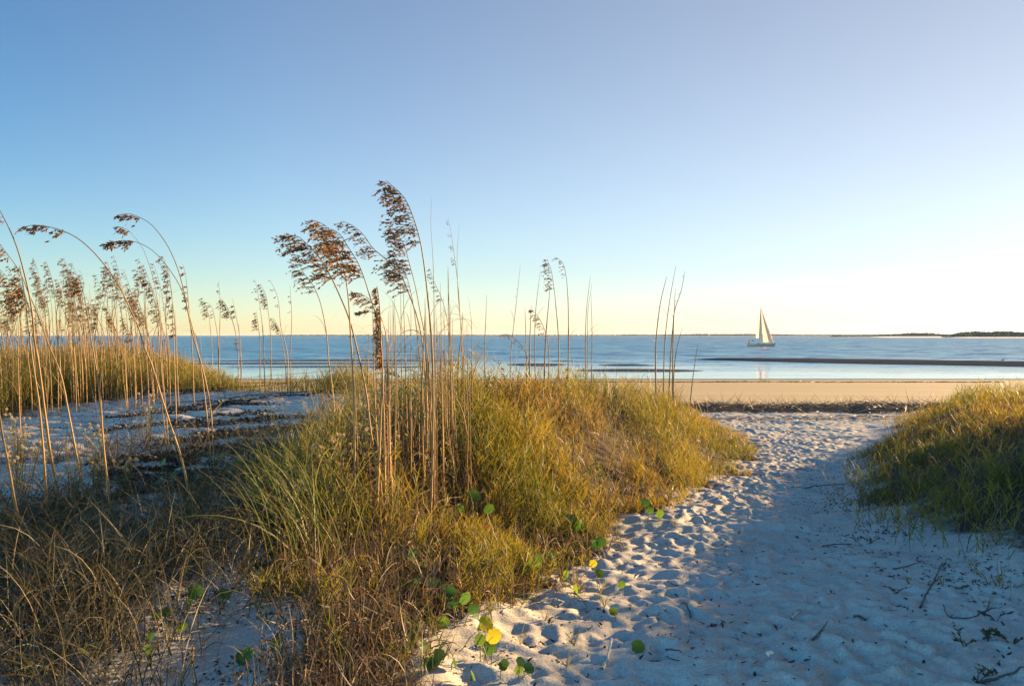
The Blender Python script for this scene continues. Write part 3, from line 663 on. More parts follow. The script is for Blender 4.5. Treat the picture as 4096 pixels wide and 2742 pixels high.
# left dune beyond the shaded slope
left_x = lambda y, u: -14 + u * 13.5
lh = lambda p: np.interp(px_of(p[:, 0], p[:, 1]), [-300, 500, 750, 1000, 1300], [.62, .56, .38, .20, .40]) * rng.uniform(.7, 1.15, len(p))
g = Geo(); p = place(7500, left_x, lambda u: 6.5 + 11.5 * u, left_mask); shoots(g, p, lh(p), leaf_len=(.08, .17), nl=7, w=.0062)
tag(g.build('dune_grass', M['meadow']), 'thick golden grass along the top of the left dune', 'grass', kind='stuff')
g = Geo(); p = place(6500, left_x, lambda u: 6.5 + 11.5 * u, left_mask); n = len(p)
ribbons(g, p, rng.uniform(0, 6.28, n), lh(p) * rng.uniform(1, 1.7, n), np.abs(rng.normal(.1, .15, n)), np.abs(rng.normal(.5, .5, n)), rng.uniform(.004, .007, n), 5, 1.4)
tag(g.build('dune_grass', M['blade']), 'long tan blades standing in the left dune grass', 'grass', kind='stuff')

# right dune
right_x = lambda y, u: pathR(y) - .3 + u * (8.5 + .1 * y)
g = Geo(); p = place(10500, right_x, logy(4.2, 24), lambda x, y: right_mask(x, y) * (.06 + .94 * sstep(.45, .58, fbm(x * 1.6, y * 1.6, 63) + .12 * sstep(7.2, 9.5, y))))
shoots(g, p, rng.uniform(.16, .32, len(p)) * (.45 + 1.1 * sstep(.3, .7, fbm(p[:, 0] * 1.7, p[:, 1] * 1.7, 107))) * (.7 + .4 * sstep(1, 3, p[:, 0] - pathR(p[:, 1]))), leaf_len=(.07, .15), lean=.5, w=.0064)
tag(g.build('dune_grass', M['meadow']), 'spiky olive green grass covering the right dune', 'grass', kind='stuff')
g = Geo(); p = place(16000, right_x, logy(4.2, 24), right_mask); n = len(p)
ribbons(g, p, rng.uniform(0, 6.28, n), rng.uniform(.12, .36, n), rng.uniform(.1, 1.2, n), rng.normal(.5, .8, n), rng.uniform(.003, .006, n), 4)
tag(g.build('dead_grass', M['straw']), 'dark brown dead grass between the tufts of the right dune', 'dead grass', kind='stuff')

# sparse grass in the shaded hollow on the left
hollow_x = lambda y, u: -1.1 * y * u + .2
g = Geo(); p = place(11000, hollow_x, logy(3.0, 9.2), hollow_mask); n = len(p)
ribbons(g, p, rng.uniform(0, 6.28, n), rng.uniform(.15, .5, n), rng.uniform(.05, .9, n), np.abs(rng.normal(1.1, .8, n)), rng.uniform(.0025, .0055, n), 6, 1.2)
tag(g.build('dead_grass', M['shaded_straw']), 'thin curled dead grass in the shaded hollow on the left', 'dead grass', kind='stuff')
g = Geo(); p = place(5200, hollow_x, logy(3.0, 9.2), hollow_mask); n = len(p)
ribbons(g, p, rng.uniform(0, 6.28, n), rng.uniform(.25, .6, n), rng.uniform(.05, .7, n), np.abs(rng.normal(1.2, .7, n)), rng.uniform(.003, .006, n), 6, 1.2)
tag(g.build('dune_grass', M['shaded_blade']), 'thin arching grass blades in the shaded hollow on the left', 'grass', kind='stuff')

# crumbs of dead leaves on the sand
def crumbs(n, fx, fy, acc, label, size=(.012, .035)):
    g = Geo(); p = place(n, fx, fy, acc); m = len(p); p[:, 2] += .004
    ribbons(g, p, rng.uniform(0, 6.28, m), rng.uniform(*size, m), rng.uniform(1.0, 1.5, m), rng.normal(.2, .5, m), rng.uniform(.006, .016, m), 2, twist=rng.normal(0, .5, m), rnd=rng.random(m) ** 1.6)
    return tag(g.build('leaf_litter', M['litter']), label, 'leaf litter', kind='stuff')
crumbs(34000, hollow_x, logy(2.9, 13.5), lambda x, y: sstep(.40, .62, fbm(x * 1.3, y * 1.3, 66) * .6 + fbm(x * 5, y * 5, 67) * .4 + .05) * (ridge_dist(x, y) < .3) * np.clip(sstep(-.4, -1.4, x - midCrest(y)) + .0, 0, 1), 'dark dead leaves littering the shaded sand on the left')
crumbs(3200, mid_x, logy(2.9, 8), lambda x, y: sstep(-.75, .2, pathL(y) - x + edge_noise(x, y)) * sstep(.4, .6, fbm(x * 4, y * 4, 68)), 'dark bits of plants on the sand at the edge of the central dune', (.01, .028))
crumbs(15000, right_x, logy(4.2, 12), lambda x, y: sstep(-.55, .3, x - pathR(y) + edge_noise(x, y) + .5 * sstep(6.4, 5.2, y)) * (.12 + sstep(.42, .6, fbm(x * 1.5, y * 1.5, 69) * .7 + fbm(x * 6, y * 6, 70) * .3)) * (1 - .5 * sstep(6.1, 4.8, y)), 'dark dead leaves on the shaded sand below the right dune')
crumbs(2200, lambda y, u: pathL(y) - .2 + u * (pathR(y) - pathL(y) + .8), logy(3.0, 14), lambda x, y: .3 + .7 * sstep(.5, .7, fbm(x * 3, y * 3, 71)), 'small dark bits of straw scattered over the sand path', (.012, .04))

# wrack line
g = Geo()
n = 15000
x = rng.uniform(1.5, 27, n); yc = 27.3 + (fbm(x * .35, x * 0 + 2, 15) - .5) * 1.6; y = yc + rng.normal(0, .85, n)
heap = lambda x, y, yc: (.22 + .16 * (fbm(x * 1.3, y * .6, 16) - .5)) * np.exp(-((y - yc) / 1.05) ** 2)
z = HF(x, y) + heap(x, y, yc) * rng.uniform(.2, 1.0, n)
ribbons(g, np.stack([x, y, z], 1), np.where(rng.random(n) < .7, rng.normal(0, .5, n), rng.uniform(0, 6.28, n)) + math.pi * (rng.random(n) < .5), rng.uniform(.15, .6, n), rng.normal(1.5, .22, n), rng.normal(0, .3, n), rng.uniform(.008, .02, n), 3, rnd=rng.random(n) ** 2.2)
X, Y = np.meshgrid(np.linspace(1.5, 27, 220), np.linspace(24.6, 30, 60)); YC = 27.3 + (fbm(X * .35, X * 0 + 2, 15) - .5) * 1.6
Z = HF(X.ravel(), Y.ravel()).reshape(X.shape) + heap(X, Y, YC) * .8 - .05
ii = (np.arange(59)[:, None] * 220 + np.arange(219)[None, :]).reshape(-1)
g.add(np.stack([X, Y, Z], -1), np.stack([ii, ii + 1, ii + 221, ii + 220], -1), .05, .3)
m = 260; x = rng.uniform(5, 16, m); y = 27.3 + rng.normal(0, .6, m)
ribbons(g, np.stack([x, y, HF(x, y) + .15], 1), rng.uniform(0, 6.28, m), rng.uniform(.3, .7, m), rng.uniform(.5, 1.3, m), rng.normal(0, .5, m), .014, 3, rnd=rng.uniform(.3, 1, m))
tag(g.build('wrack', M['wrack']), 'dark bank of washed up dead reeds across the end of the path', 'wrack', kind='stuff')
g = Geo(); n = 1500; x = rng.uniform(4.5, 13, n); y = rng.normal(23.2, .5, n) + (x - 9) * .08
ribbons(g, np.stack([x, y, HF(x, y) + .01], 1), rng.normal(0, .6, n), rng.uniform(.05, .25, n), rng.normal(1.5, .12, n), rng.normal(0, .2, n), .012, 2, rnd=rng.random(n) ** 1.5)
tag(g.build('wrack', M['wrack']), 'thin scatter of reed bits on the sand in front of the wrack bank', 'wrack', kind='stuff')
g = Geo(); n = 2600; x = rng.uniform(-30, 44, n); y = 70.5 + x * .03 + rng.normal(0, .35, n) + (fbm(x * .1, x * 0, 19) - .5) * 4
keep = (fbm(x * .12, x * 0 + 5, 23) > .38); x = x[keep]; y = y[keep]; n = len(x)
ribbons(g, np.stack([x, y, HF(x, y) + .01], 1), rng.normal(0, .4, n), rng.uniform(.15, .5, n), rng.normal(1.45, .1, n), rng.normal(0, .2, n), .05, 2, rnd=rng.random(n) ** 2)
tag(g.build('tide_line', M['wrack']), 'thin dark tide line of weed along the lower beach', 'tide line', kind='stuff')

# ------------------------------------------------------------------ sea oats
CEN = 'sea oats standing in the central dune'; BG = 'slender sea oats crowding the left dune'
def spikelets(g, pts, dirs, gold, L, W):
    """flat lens-shaped spikelets: pts bases, dirs unit directions"""
    n = len(pts); d = dirs / np.linalg.norm(dirs, axis=1)[:, None]
    a = np.cross(d, rng.normal(0, 1, (n, 3))); a /= np.linalg.norm(a, axis=1)[:, None]; b = np.cross(d, a)
    L = np.broadcast_to(L, (n,))[:, None]; W = np.broadcast_to(W, (n,))[:, None]
    v = np.stack([pts, pts + d * L * .32 + a * W * .5, pts + d * L * .72 + a * W * .34, pts + d * L, pts + d * L * .72 - a * W * .34, pts + d * L * .32 - a * W * .5,
                  pts + d * L * .45 + b * W * .16, pts + d * L * .45 - b * W * .16], 1).reshape(-1, 3)
    o = (np.arange(n) * 8)[:, None]
    q = np.concatenate([o + np.array([k]) for k in ([0, 1, 2, 6], [6, 2, 3, 4], [0, 6, 4, 5], [0, 7, 2, 1], [7, 4, 3, 2], [0, 5, 4, 7])])
    g.add(v, q, np.repeat(np.clip(rng.normal(.4, .25, n) + gold, 0, 1), 8), .5)
def panicle(crv, n_br, blen, sp=(.024, .009), dens=1.0, wind=(-1, 0, -.12), loose=.32, taper=True, start=0., wide=1., gold=0.):
    """crv: points tip -> bottom of the seed head; branches hang to the lee side"""
    g = Geo(); wind = np.array(wind, float); tube(g, crv, .0011, 4, .3)
    u = np.sort(rng.random(n_br)) * (1 - start) + start; idx = u * (len(crv) - 1); i = np.clip(idx.astype(int), 0, len(crv) - 2); base = crv[i] + (crv[i + 1] - crv[i]) * (idx - i)[:, None]
    tan = crv[i] - crv[i + 1]; tan /= np.linalg.norm(tan, axis=1)[:, None]
    n_br = int(n_br * 1.25); nn = max(4, int(n_br / 4.5)); u = np.clip((np.sort(rng.integers(0, nn, n_br)) + .5 + rng.normal(0, .14, n_br)) / nn, 0, 1); idx = u * (len(crv) - 1); i = np.clip(idx.astype(int), 0, len(crv) - 2); base = crv[i] + (crv[i + 1] - crv[i]) * (idx - i)[:, None]
    tan = crv[i] - crv[i + 1]; tan /= np.linalg.norm(tan, axis=1)[:, None]; blen *= 1.45 * wide; sp = (sp[0] * 1.18, sp[1] * 1.15); dens = dens * .64
    for k in range(n_br):
        prof = (.35 + .65 * math.sin(min(1, u[k] * 1.5 + .12) * math.pi / 2)) if taper else 1
        L = blen * prof * rng.uniform(.55, 1.2)
        d = wind + rng.normal(0, 1, 3) * np.array([.2, .55, .2]) + tan[k] * rng.uniform(.05, .55); d /= np.linalg.norm(d)
        ns = max(1, int(round(L / .0105 * dens)))
        s_ = np.linspace(0, 1, 5)[:, None]; br = base[k] + d * L * s_ + np.array([0, 0, -1]) * L * .32 * s_ ** 2
        tube(g, br, np.linspace(.0012, .0006, 5), 3, .3)
        f = np.clip(rng.uniform(.12, 1.0, ns), 0, 1); pts = base[k] + d * L * f[:, None] + np.array([0, 0, -1]) * L * .32 * f[:, None] ** 2
        dd = d + np.array([0, 0, -.3]) * f[:, None] + rng.normal(0, loose, (ns, 3))
        spikelets(g, pts, dd, gold, sp[0] * rng.uniform(.75, 1.15, ns), sp[1] * rng.uniform(.8, 1.2, ns))
    return g
def stalk_leaf(base, az, L, w, lean, bend):
    g = Geo(); ribbons(g, [base], az, L, lean, bend, w, 9, 1.3, twist=rng.normal(0, .6)); return g
def sea_oat(px, label, group=None, head=0., nbr=0, blen=.06, sp=(.024, .009), dens=1., leaves=3, r0=.0058, leaf_z=(.08, .6), dd=0., wind=(-1, 0, -.12), name='sea_oat', loose=.35, up=0):
    """px: pixel polyline tip -> base; the whole stalk stands at the distance of its base"""
    b = dune_at(*px[-1]); d = b[1] + dd; lean = rng.uniform(-.15, .15)
    P = [at(x, y, d + lean * (1 - i / (len(px) - 1))) for i, (x, y) in enumerate(px)]
    P[-1] = snap((P[-1][0], d), -.03) if dd == 0 else np.array([P[-1][0], d, float(HF(P[-1][0], d)[0]) - .03])
    crv = spline(P, 48)
    root = empty(name, P[-1], label, 'sea oat' if head else 'dry stalk', group)
    if d > 8.5: r0 = r0 * 1.35
    g = Geo(); t = np.linspace(0, 1, 48); rad = r0 * 1.15 * (.15 + .85 * t ** .65); rr = rng.random()
    nodes = rng.choice(np.arange(14, 44), 4, replace=False); rad[nodes] *= 1.25
    tube(g, crv[::-1] - P[-1], rad[::-1], 5, rr); g.build('stem', M['stem'], root)
    if head:
        m = max(4, int(48 * head)); pg = panicle(crv[:m] - P[-1], nbr, blen, sp, dens, wind, loose, wide=1.38 if group == CEN and blen > .05 else (.8 if group == BG else 1.), gold=.4 if 'golden' in label else (.15 if group == BG else 0)); pg.build('seed_head', M['spikelet'], root)
    for k in range(leaves):
        f = rng.uniform(*leaf_z); i = int(47 * (1 - f))
        stalk_leaf(crv[i] - P[-1], rng.choice([rng.normal(math.pi, .9), rng.normal(0, .9)]), rng.uniform(.28, .6), rng.uniform(.0035, .007), rng.uniform(.15, .6), rng.uniform(1.2, 2.9)).build('leaf', M['oatleaf'], root)
    return root
sea_oat([(1547, 724), (1619, 793), (1657, 880), (1676, 942), (1693, 1033), (1705, 1128), (1715, 1224), (1724, 1320), (1731, 1749), (1714, 2190)], 'tallest sea oat of all, its feathery brown head reaching highest into the sky', CEN, .215, 62, .085, dens=1.1, r0=.0085, leaves=4)
sea_oat([(1552, 884), (1590, 937), (1617, 980), (1636, 1047), (1648, 1090), (1667, 1171), (1681, 1248), (1700, 1343), (1725, 1640), (1745, 1900)], 'sea oat with a narrow upright head just below and left of the tallest head', CEN, .27, 52, .06, dens=1.2)
sea_oat([(1370, 884), (1413, 903), (1457, 942), (1490, 990), (1528, 1023), (1566, 1057), (1605, 1100), (1629, 1157), (1653, 1219), (1672, 1281), (1705, 1560), (1720, 1800)], 'sea oat bent far left with a long shaggy head and a gap in its middle', CEN, .36, 58, .075, dens=1.1, r0=.007)
sea_oat([(1256, 882), (1300, 900), (1337, 961), (1356, 1004), (1380, 1095), (1394, 1200), (1401, 1320), (1406, 1400), (1420, 2050)], 'sea oat with a bushy head between the leftmost head and the partly golden one', CEN, .21, 50, .085, dens=1.15, r0=.0075)
sea_oat([(1313, 911), (1356, 932), (1394, 990), (1428, 1042), (1456, 1109), (1480, 1186), (1500, 1248), (1519, 1343), (1532, 1600), (1540, 2150)], 'sea oat with the thickest drooping head, partly golden in the sun', CEN, .22, 58, .10, dens=1.15, r0=.007)
sea_oat([(1148, 939), (1193, 946), (1232, 980), (1265, 1013), (1299, 1061), (1332, 1123), (1361, 1186), (1394, 1267), (1428, 1396), (1463, 1565), (1483, 1733), (1497, 1828), (1520, 2100)], 'leftmost sea oat of the central clump, its head leaning furthest out to the left', CEN, .24, 52, .095, dens=1.1, r0=.008)
sea_oat([(1189, 1013), (1208, 1080), (1251, 1138), (1275, 1190), (1294, 1262), (1311, 1391), (1313, 1430), (1330, 1565), (1340, 1760)], 'shorter sea oat hanging under the leftmost head of the central clump', CEN, .25, 34, .07)
sea_oat([(1508, 1143), (1516, 1200), (1522, 1300), (1524, 1396), (1528, 1446), (1521, 1685), (1500, 2120)], 'sea oat with a dense upright golden head packed around its stem like a rope', CEN, .34, 80, .034, dens=2.2, r0=.0095, wind=(-.5, 0, -.7), loose=.5)
sea_oat([(1540, 1560), (1546, 1640), (1548, 1720), (1542, 1830), (1535, 2110)], 'short sea oat with a tight curled dry head low in the central grass', CEN, .5, 50, .03, dens=2.0, r0=.007, wind=(-.3, 0, -.9), loose=.5)
sea_oat([(1791, 868), (1806, 937), (1815, 1004), (1825, 1076), (1834, 1157), (1841, 1272), (1849, 1396), (1855, 1620)], 'sea oat with a nearly bare head of few seeds, right of the tallest one', CEN, .31, 16, .05, dens=.8)
sea_oat([(1719, 1071), (1734, 1119), (1758, 1171), (1782, 1243), (1796, 1334), (1800, 1580)], 'small sea oat with a short head among thick stems right of the tallest one', CEN, .3, 30, .055)
sea_oat([(1430, 1170), (1470, 1190), (1510, 1240), (1535, 1300), (1550, 1420), (1560, 1900)], 'small sea oat with a thin head under the golden drooping heads', CEN, .16, 20, .06)
sea_oat([(1435, 1258), (1480, 1245), (1502, 1257), (1520, 1300), (1530, 1500), (1528, 1900)], 'sea oat with a small horizontal head crossing the dense upright one', CEN, .1, 16, .03, dens=1.4, wind=(-1, 0, .05))
sea_oat([(1572, 1000), (1600, 1050), (1628, 1110), (1650, 1200), (1668, 1330), (1690, 1560), (1700, 1860)], 'sea oat with a ragged head hidden behind the shaggy bent one', CEN, .24, 36, .07)
sea_oat([(1727, 789), (1724, 899), (1731, 1013), (1738, 1320), (1745, 1720)], 'bare pointed stalk right beside the tallest sea oat', CEN, leaves=2, r0=.004, name='dry_stalk')
sea_oat([(1837, 899), (1829, 1013), (1832, 1160), (1845, 1330), (1850, 1640)], 'bare stalk standing against the sea oat of few seeds', CEN, leaves=2, r0=.004, name='dry_stalk')
sea_oat([(1946, 1178), (1944, 1260), (1938, 1396), (1940, 1520)], 'single straight broken stalk standing apart right of the central clump', CEN, leaves=2, r0=.007, name='dry_stalk')
sea_oat([(1850, 1250), (1846, 1330), (1836, 1420), (1830, 1640)], 'thick broken reddish stalk at the right side of the central clump', CEN, leaves=3, r0=.009, name='dry_stalk')
for k in range(20):
    bx = rng.uniform(1480, 1850); by = rng.uniform(1680, 1990); tx = bx - rng.uniform(-5, 45); ty = rng.uniform(1060, 1390)
    sea_oat([(tx, ty), (tx * .6 + bx * .4, ty * .6 + by * .4), (bx, by)], 'thin bare stalk among the stems of the central sea oat clump', 'bare stalks in the central clump', leaves=int(rng.integers(1, 4)), r0=rng.uniform(.0035, .006), name='dry_stalk', leaf_z=(.3, .85))
for k in range(16):
    bx = rng.choice([rng.normal(1540, 30), rng.normal(1735, 30)]); by = rng.uniform(1850, 2130); tx = bx + rng.uniform(-50, 10); ty = rng.uniform(1180, 1500)
    sea_oat([(tx, ty), (tx * .55 + bx * .45 + rng.normal(0, 6), ty * .5 + by * .5), (bx, by)], 'thick golden broken stem in the bundled base of the central sea oats', 'golden broken stems bundled in the central clump', leaves=int(rng.integers(1, 3)), r0=rng.uniform(.006, .0085), name='dry_stalk', leaf_z=(.4, .95))
RG = 'sea oats on the crest right of the central clump'
sea_oat([(2082, 1057), (2071, 1160), (2060, 1258), (2045, 1396), (2041, 1500)], 'thin sea oat with one seed at its tip, leftmost of the sparse stalks', RG, .3, 3, .03, leaves=2, r0=.006)
sea_oat([(2187, 1033), (2203, 1075), (2216, 1151), (2225, 1240), (2234, 1352), (2232, 1500)], 'sea oat with a bushy dark head alone against the sky right of the clump', RG, .27, 30, .085, leaves=2, r0=.006)
sea_oat([(2200, 1146), (2194, 1220), (2187, 1298), (2174, 1490)], 'bare broken stalk touching the bushy dark head', RG, leaves=3, r0=.007, name='dry_stalk')
sea_oat([(2219, 1026), (2248, 1048), (2263, 1097), (2270, 1164), (2274, 1307), (2270, 1500)], 'sea oat with a small nodding head, rightmost of the four headed stalks by the water', RG, .2, 12, .05, leaves=3, r0=.0065)
sea_oat([(2162, 1079), (2145, 1218), (2142, 1450)], 'thin pointed stalk left of the bushy dark head', RG, leaves=1, r0=.0045, name='dry_stalk')
sea_oat([(2127, 1236), (2156, 1271), (2179, 1320), (2190, 1500)], 'short sea oat with a golden bent head in front of the horizon', RG, .4, 26, .06, leaves=2, r0=.005)
sea_oat([(2125, 1218), (2121, 1320), (2117, 1490)], 'broken stalk with a bent blade left of the golden bent head', RG, leaves=2, r0=.007, name='dry_stalk')
sea_oat([(2100, 1231), (2104, 1360), (2109, 1510)], 'short straight stalk second from the left in the sparse row', RG, leaves=2, r0=.006, name='dry_stalk')
sea_oat([(2000, 1340), (2030, 1336), (2055, 1350), (2085, 1380), (2110, 1430), (2118, 1510)], 'low sea oat with an arched dark head lying along the horizon line', RG, .38, 16, .035, leaves=1, r0=.004, wind=(-.6, 0, -.6))
sea_oat([(2362, 1102), (2348, 1218), (2344, 1540)], 'left stalk of three thin bare ones close together near the beach', RG, leaves=2, r0=.0055, name='dry_stalk')
sea_oat([(2368, 1133), (2352, 1240), (2350, 1400), (2348, 1540)], 'middle stalk of three thin bare ones close together near the beach', RG, leaves=1, r0=.0045, name='dry_stalk')
sea_oat([(2364, 1173), (2368, 1307), (2364, 1560)], 'right stalk of three thin bare ones close together near the beach', RG, leaves=1, r0=.005, name='dry_stalk')
EG = 'stalks in the tall tuft at the path end'
sea_oat([(2667, 1104), (2643, 1204), (2629, 1307), (2625, 1600)], 'dark stalk at the left side of the tall tuft at the path end', EG, leaves=3, r0=.011, name='dry_stalk', leaf_z=(.3, .7))
sea_oat([(2703, 1062), (2681, 1187), (2665, 1307), (2652, 1600)], 'tallest bare stalk of the tuft at the path end', EG, leaves=2, r0=.009, name='dry_stalk', leaf_z=(.3, .7))
sea_oat([(2739, 1084), (2725, 1160), (2699, 1240), (2690, 1329), (2672, 1600)], 'stalk with a few black seeds leaning right in the tuft at the path end', EG, .28, 4, .04, leaves=3, r0=.010, leaf_z=(.3, .7))
sea_oat([(2701, 1151), (2694, 1307), (2690, 1600)], 'straight stalk in the middle of the tuft at the path end', EG, leaves=2, r0=.010, name='dry_stalk', leaf_z=(.3, .7))
sea_oat([(2730, 1307), (2710, 1383), (2690, 1600)], 'broken stalk with a folded tip in the tuft at the path end', EG, leaves=2, r0=.010, name='dry_stalk', leaf_z=(.3, .7))
sea_oat([(2791, 1376), (2775, 1486), (2752, 1612)], 'short stalk leaning right at the outer edge of the tuft at the path end', EG, leaves=2, r0=.010, name='dry_stalk')
LG = 'tall sea oats in the left foreground'
W2 = (-1, 0, -.45)
sea_oat([(72, 918), (129, 901), (191, 906), (249, 922), (306, 949), (354, 987), (407, 1044), (454, 1107), (488, 1164), (521, 1236), (555, 1312), (574, 1379), (603, 1450), (635, 1554), (676, 1687), (717, 1810), (742, 1912), (765, 2045)], 'long sea oat arching left with a nodding head of separate dark seeds against the sky', LG, .185, 22, .075, sp=(.034, .014), dens=.55, r0=.0075, leaves=4, wind=W2)
sea_oat([(474, 860), (517, 855), (555, 867), (598, 891), (646, 944), (684, 1006), (708, 1063), (732, 1145), (751, 1240), (770, 1336), (794, 1417), (814, 1492), (840, 1630), (850, 1758), (860, 1910)], 'sea oat with the highest curved head on the left, bending over to the left', LG, .11, 16, .05, sp=(.034, .013), dens=1.0, r0=.007, leaves=3, wind=W2)
sea_oat([(423, 977), (459, 968), (507, 961), (545, 968), (593, 989), (641, 1030), (679, 1078), (713, 1130), (737, 1183), (756, 1255), (784, 1370), (850, 1900)], 'sea oat with a flat heavy head just below the highest curved head on the left', LG, .135, 26, .06, sp=(.032, .013), dens=1.0, r0=.006, leaves=3, wind=W2)
sea_oat([(474, 906), (507, 915), (540, 949), (569, 987), (593, 1044), (612, 1107), (627, 1178), (641, 1298), (646, 1417), (676, 1810)], 'thin sea oat with a small head between the two heavy curved heads on the left', LG, .1, 16, .06, sp=(.032, .012), r0=.005, leaves=2, wind=W2)
sea_oat([(-20, 800), (33, 901), (62, 968), (81, 1025), (96, 1083), (115, 1164), (129, 1250), (139, 1370), (153, 1450), (174, 1620), (195, 1784), (215, 1902), (245, 2080)], 'thick golden stalk with a bare tip cut by the left edge of the photo', LG, .12, 6, .06, sp=(.034, .013), dens=.5, r0=.010, leaves=3, wind=W2)
sea_oat([(0, 973), (38, 1025), (81, 1087), (110, 1159), (143, 1236), (172, 1312), (196, 1384), (225, 1450), (246, 1513), (266, 1615), (287, 1728), (307, 1840), (333, 1989), (340, 2060)], 'golden stalk slanting down to the right beside the thick one at the left edge', LG, .1, 14, .07, sp=(.034, .014), dens=.6, r0=.0075, leaves=3, wind=W2)
sea_oat([(-5, 1070), (30, 1110), (55, 1180), (70, 1260), (72, 1446), (79, 1707), (87, 1850)], 'sea oat with a bushy golden brown head at the left edge', LG, .26, 44, .085, sp=(.030, .012), r0=.006, leaves=3, wind=W2)
sea_oat([(318, 1110), (335, 1170), (349, 1250), (363, 1346), (380, 1446), (400, 1595), (410, 1758), (425, 1912), (450, 2110)], 'straight golden stalk rising left of the yellow flower heads', LG, .1, 18, .05, sp=(.03, .012), r0=.0075, leaves=4, wind=W2)
sea_oat([(80, 1060), (100, 1180), (115, 1320), (128, 1431), (154, 1615), (169, 1784), (179, 1938), (187, 2130)], 'straight golden stalk with a ragged head near the left edge', LG, .2, 32, .07, sp=(.03, .012), r0=.0085, leaves=4, wind=W2)
sea_oat([(-40, 1450), (-10, 1600), (0, 1687), (31, 1861), (67, 2066), (102, 2190)], 'thick leaning stalk cut off by the left edge low down', LG, leaves=4, r0=.009, name='dry_stalk')
sea_oat([(732, 1054), (742, 1090), (748, 1140), (755, 1220), (765, 1330), (770, 1450), (775, 1620)], 'sea oat with a stiff upright head at the right end of the left group', LG, .35, 26, .045, sp=(.032, .013), r0=.006, leaves=2, wind=W2)
sea_oat([(550, 1092), (575, 1110), (600, 1140), (620, 1210), (632, 1300), (640, 1420), (660, 1640)], 'sea oat with a dark tufted head in front of the left dune', LG, .26, 30, .06, sp=(.032, .013), r0=.006, leaves=2, wind=W2)
sea_oat([(680, 1130), (690, 1200), (700, 1300), (705, 1420), (715, 1640)], 'sea oat with a long thin head left of the stiff upright one', LG, .45, 34, .05, sp=(.030, .012), r0=.006, leaves=2, wind=W2)
sea_oat([(640, 1030), (665, 1060), (685, 1150), (692, 1300), (705, 1700)], 'thin sea oat with a wispy head behind the heavy curved ones', LG, .2, 20, .05, sp=(.026, .010), r0=.005, leaves=2, wind=W2)
sea_oat([(575, 1340), (610, 1400), (636, 1540), (655, 1700), (668, 1830)], 'short leaning dry stalk left of the bare sand slope', LG, leaves=3, r0=.006, name='dry_stalk')
BG = 'slender sea oats crowding the left dune'
for k in range(105):
    bx = rng.uniform(-30, 690); d = rng.uniform(11.3, 15.5)
    tx = bx - rng.uniform(0, 85); X = (bx - CX) / FPX * d; gz = float(H(X, d)); by = HY + (CAM_Z - gz) / d * FPX
    ty = rng.uniform(1010, 1270) + max(0, (d - 13)) * 8
    o = sea_oat([(tx, ty), (tx + 14, ty + 40), (bx - 18, ty * .6 + by * .4), (bx - 5, ty * .3 + by * .7), (bx, by)], 'slender sea oat crowded among many others on top of the left dune', BG, rng.uniform(.2, .32), int(rng.integers(16, 34)), rng.uniform(.05, .085), sp=(.028, .011), dens=.8, leaves=int(rng.integers(2, 5)), r0=rng.uniform(.0038, .006), leaf_z=(.1, .75), wind=(-1, 0, -.35))
for k in range(75):
    bx = rng.uniform(-40, 720); d = rng.uniform(11.2, 14.5); X = (bx - CX) / FPX * d; by = HY + (CAM_Z - float(H(X, d))) / d * FPX; ty = rng.uniform(1120, 1400); tx = bx - rng.uniform(-15, 50)
    sea_oat([(tx, ty), (tx * .5 + bx * .5 + rng.normal(0, 8), ty * .5 + by * .5), (bx, by)], 'thin golden bare stalk among the sea oats of the left dune', 'bare stalks on the left dune', leaves=int(rng.integers(1, 4)), r0=rng.uniform(.003, .005), name='dry_stalk', leaf_z=(.2, .9))
for k in range(26):
    bx = rng.uniform(1390, 1900); by = rng.uniform(1700, 2120); ty = rng.uniform(1220, 1560); tx = bx + rng.normal(-12, 28)
    sea_oat([(tx, ty), (tx * .5 + bx * .5 + rng.normal(0, 8), ty * .5 + by * .5), (bx, by)], 'thin bare stalk among the stems of the central sea oat clump', 'bare stalks in the central clump', leaves=int(rng.integers(2, 5)), r0=rng.uniform(.003, .0055), name='dry_stalk', leaf_z=(.2, .95))
SG = 'sparse sea oats between the left dune and the central clump'
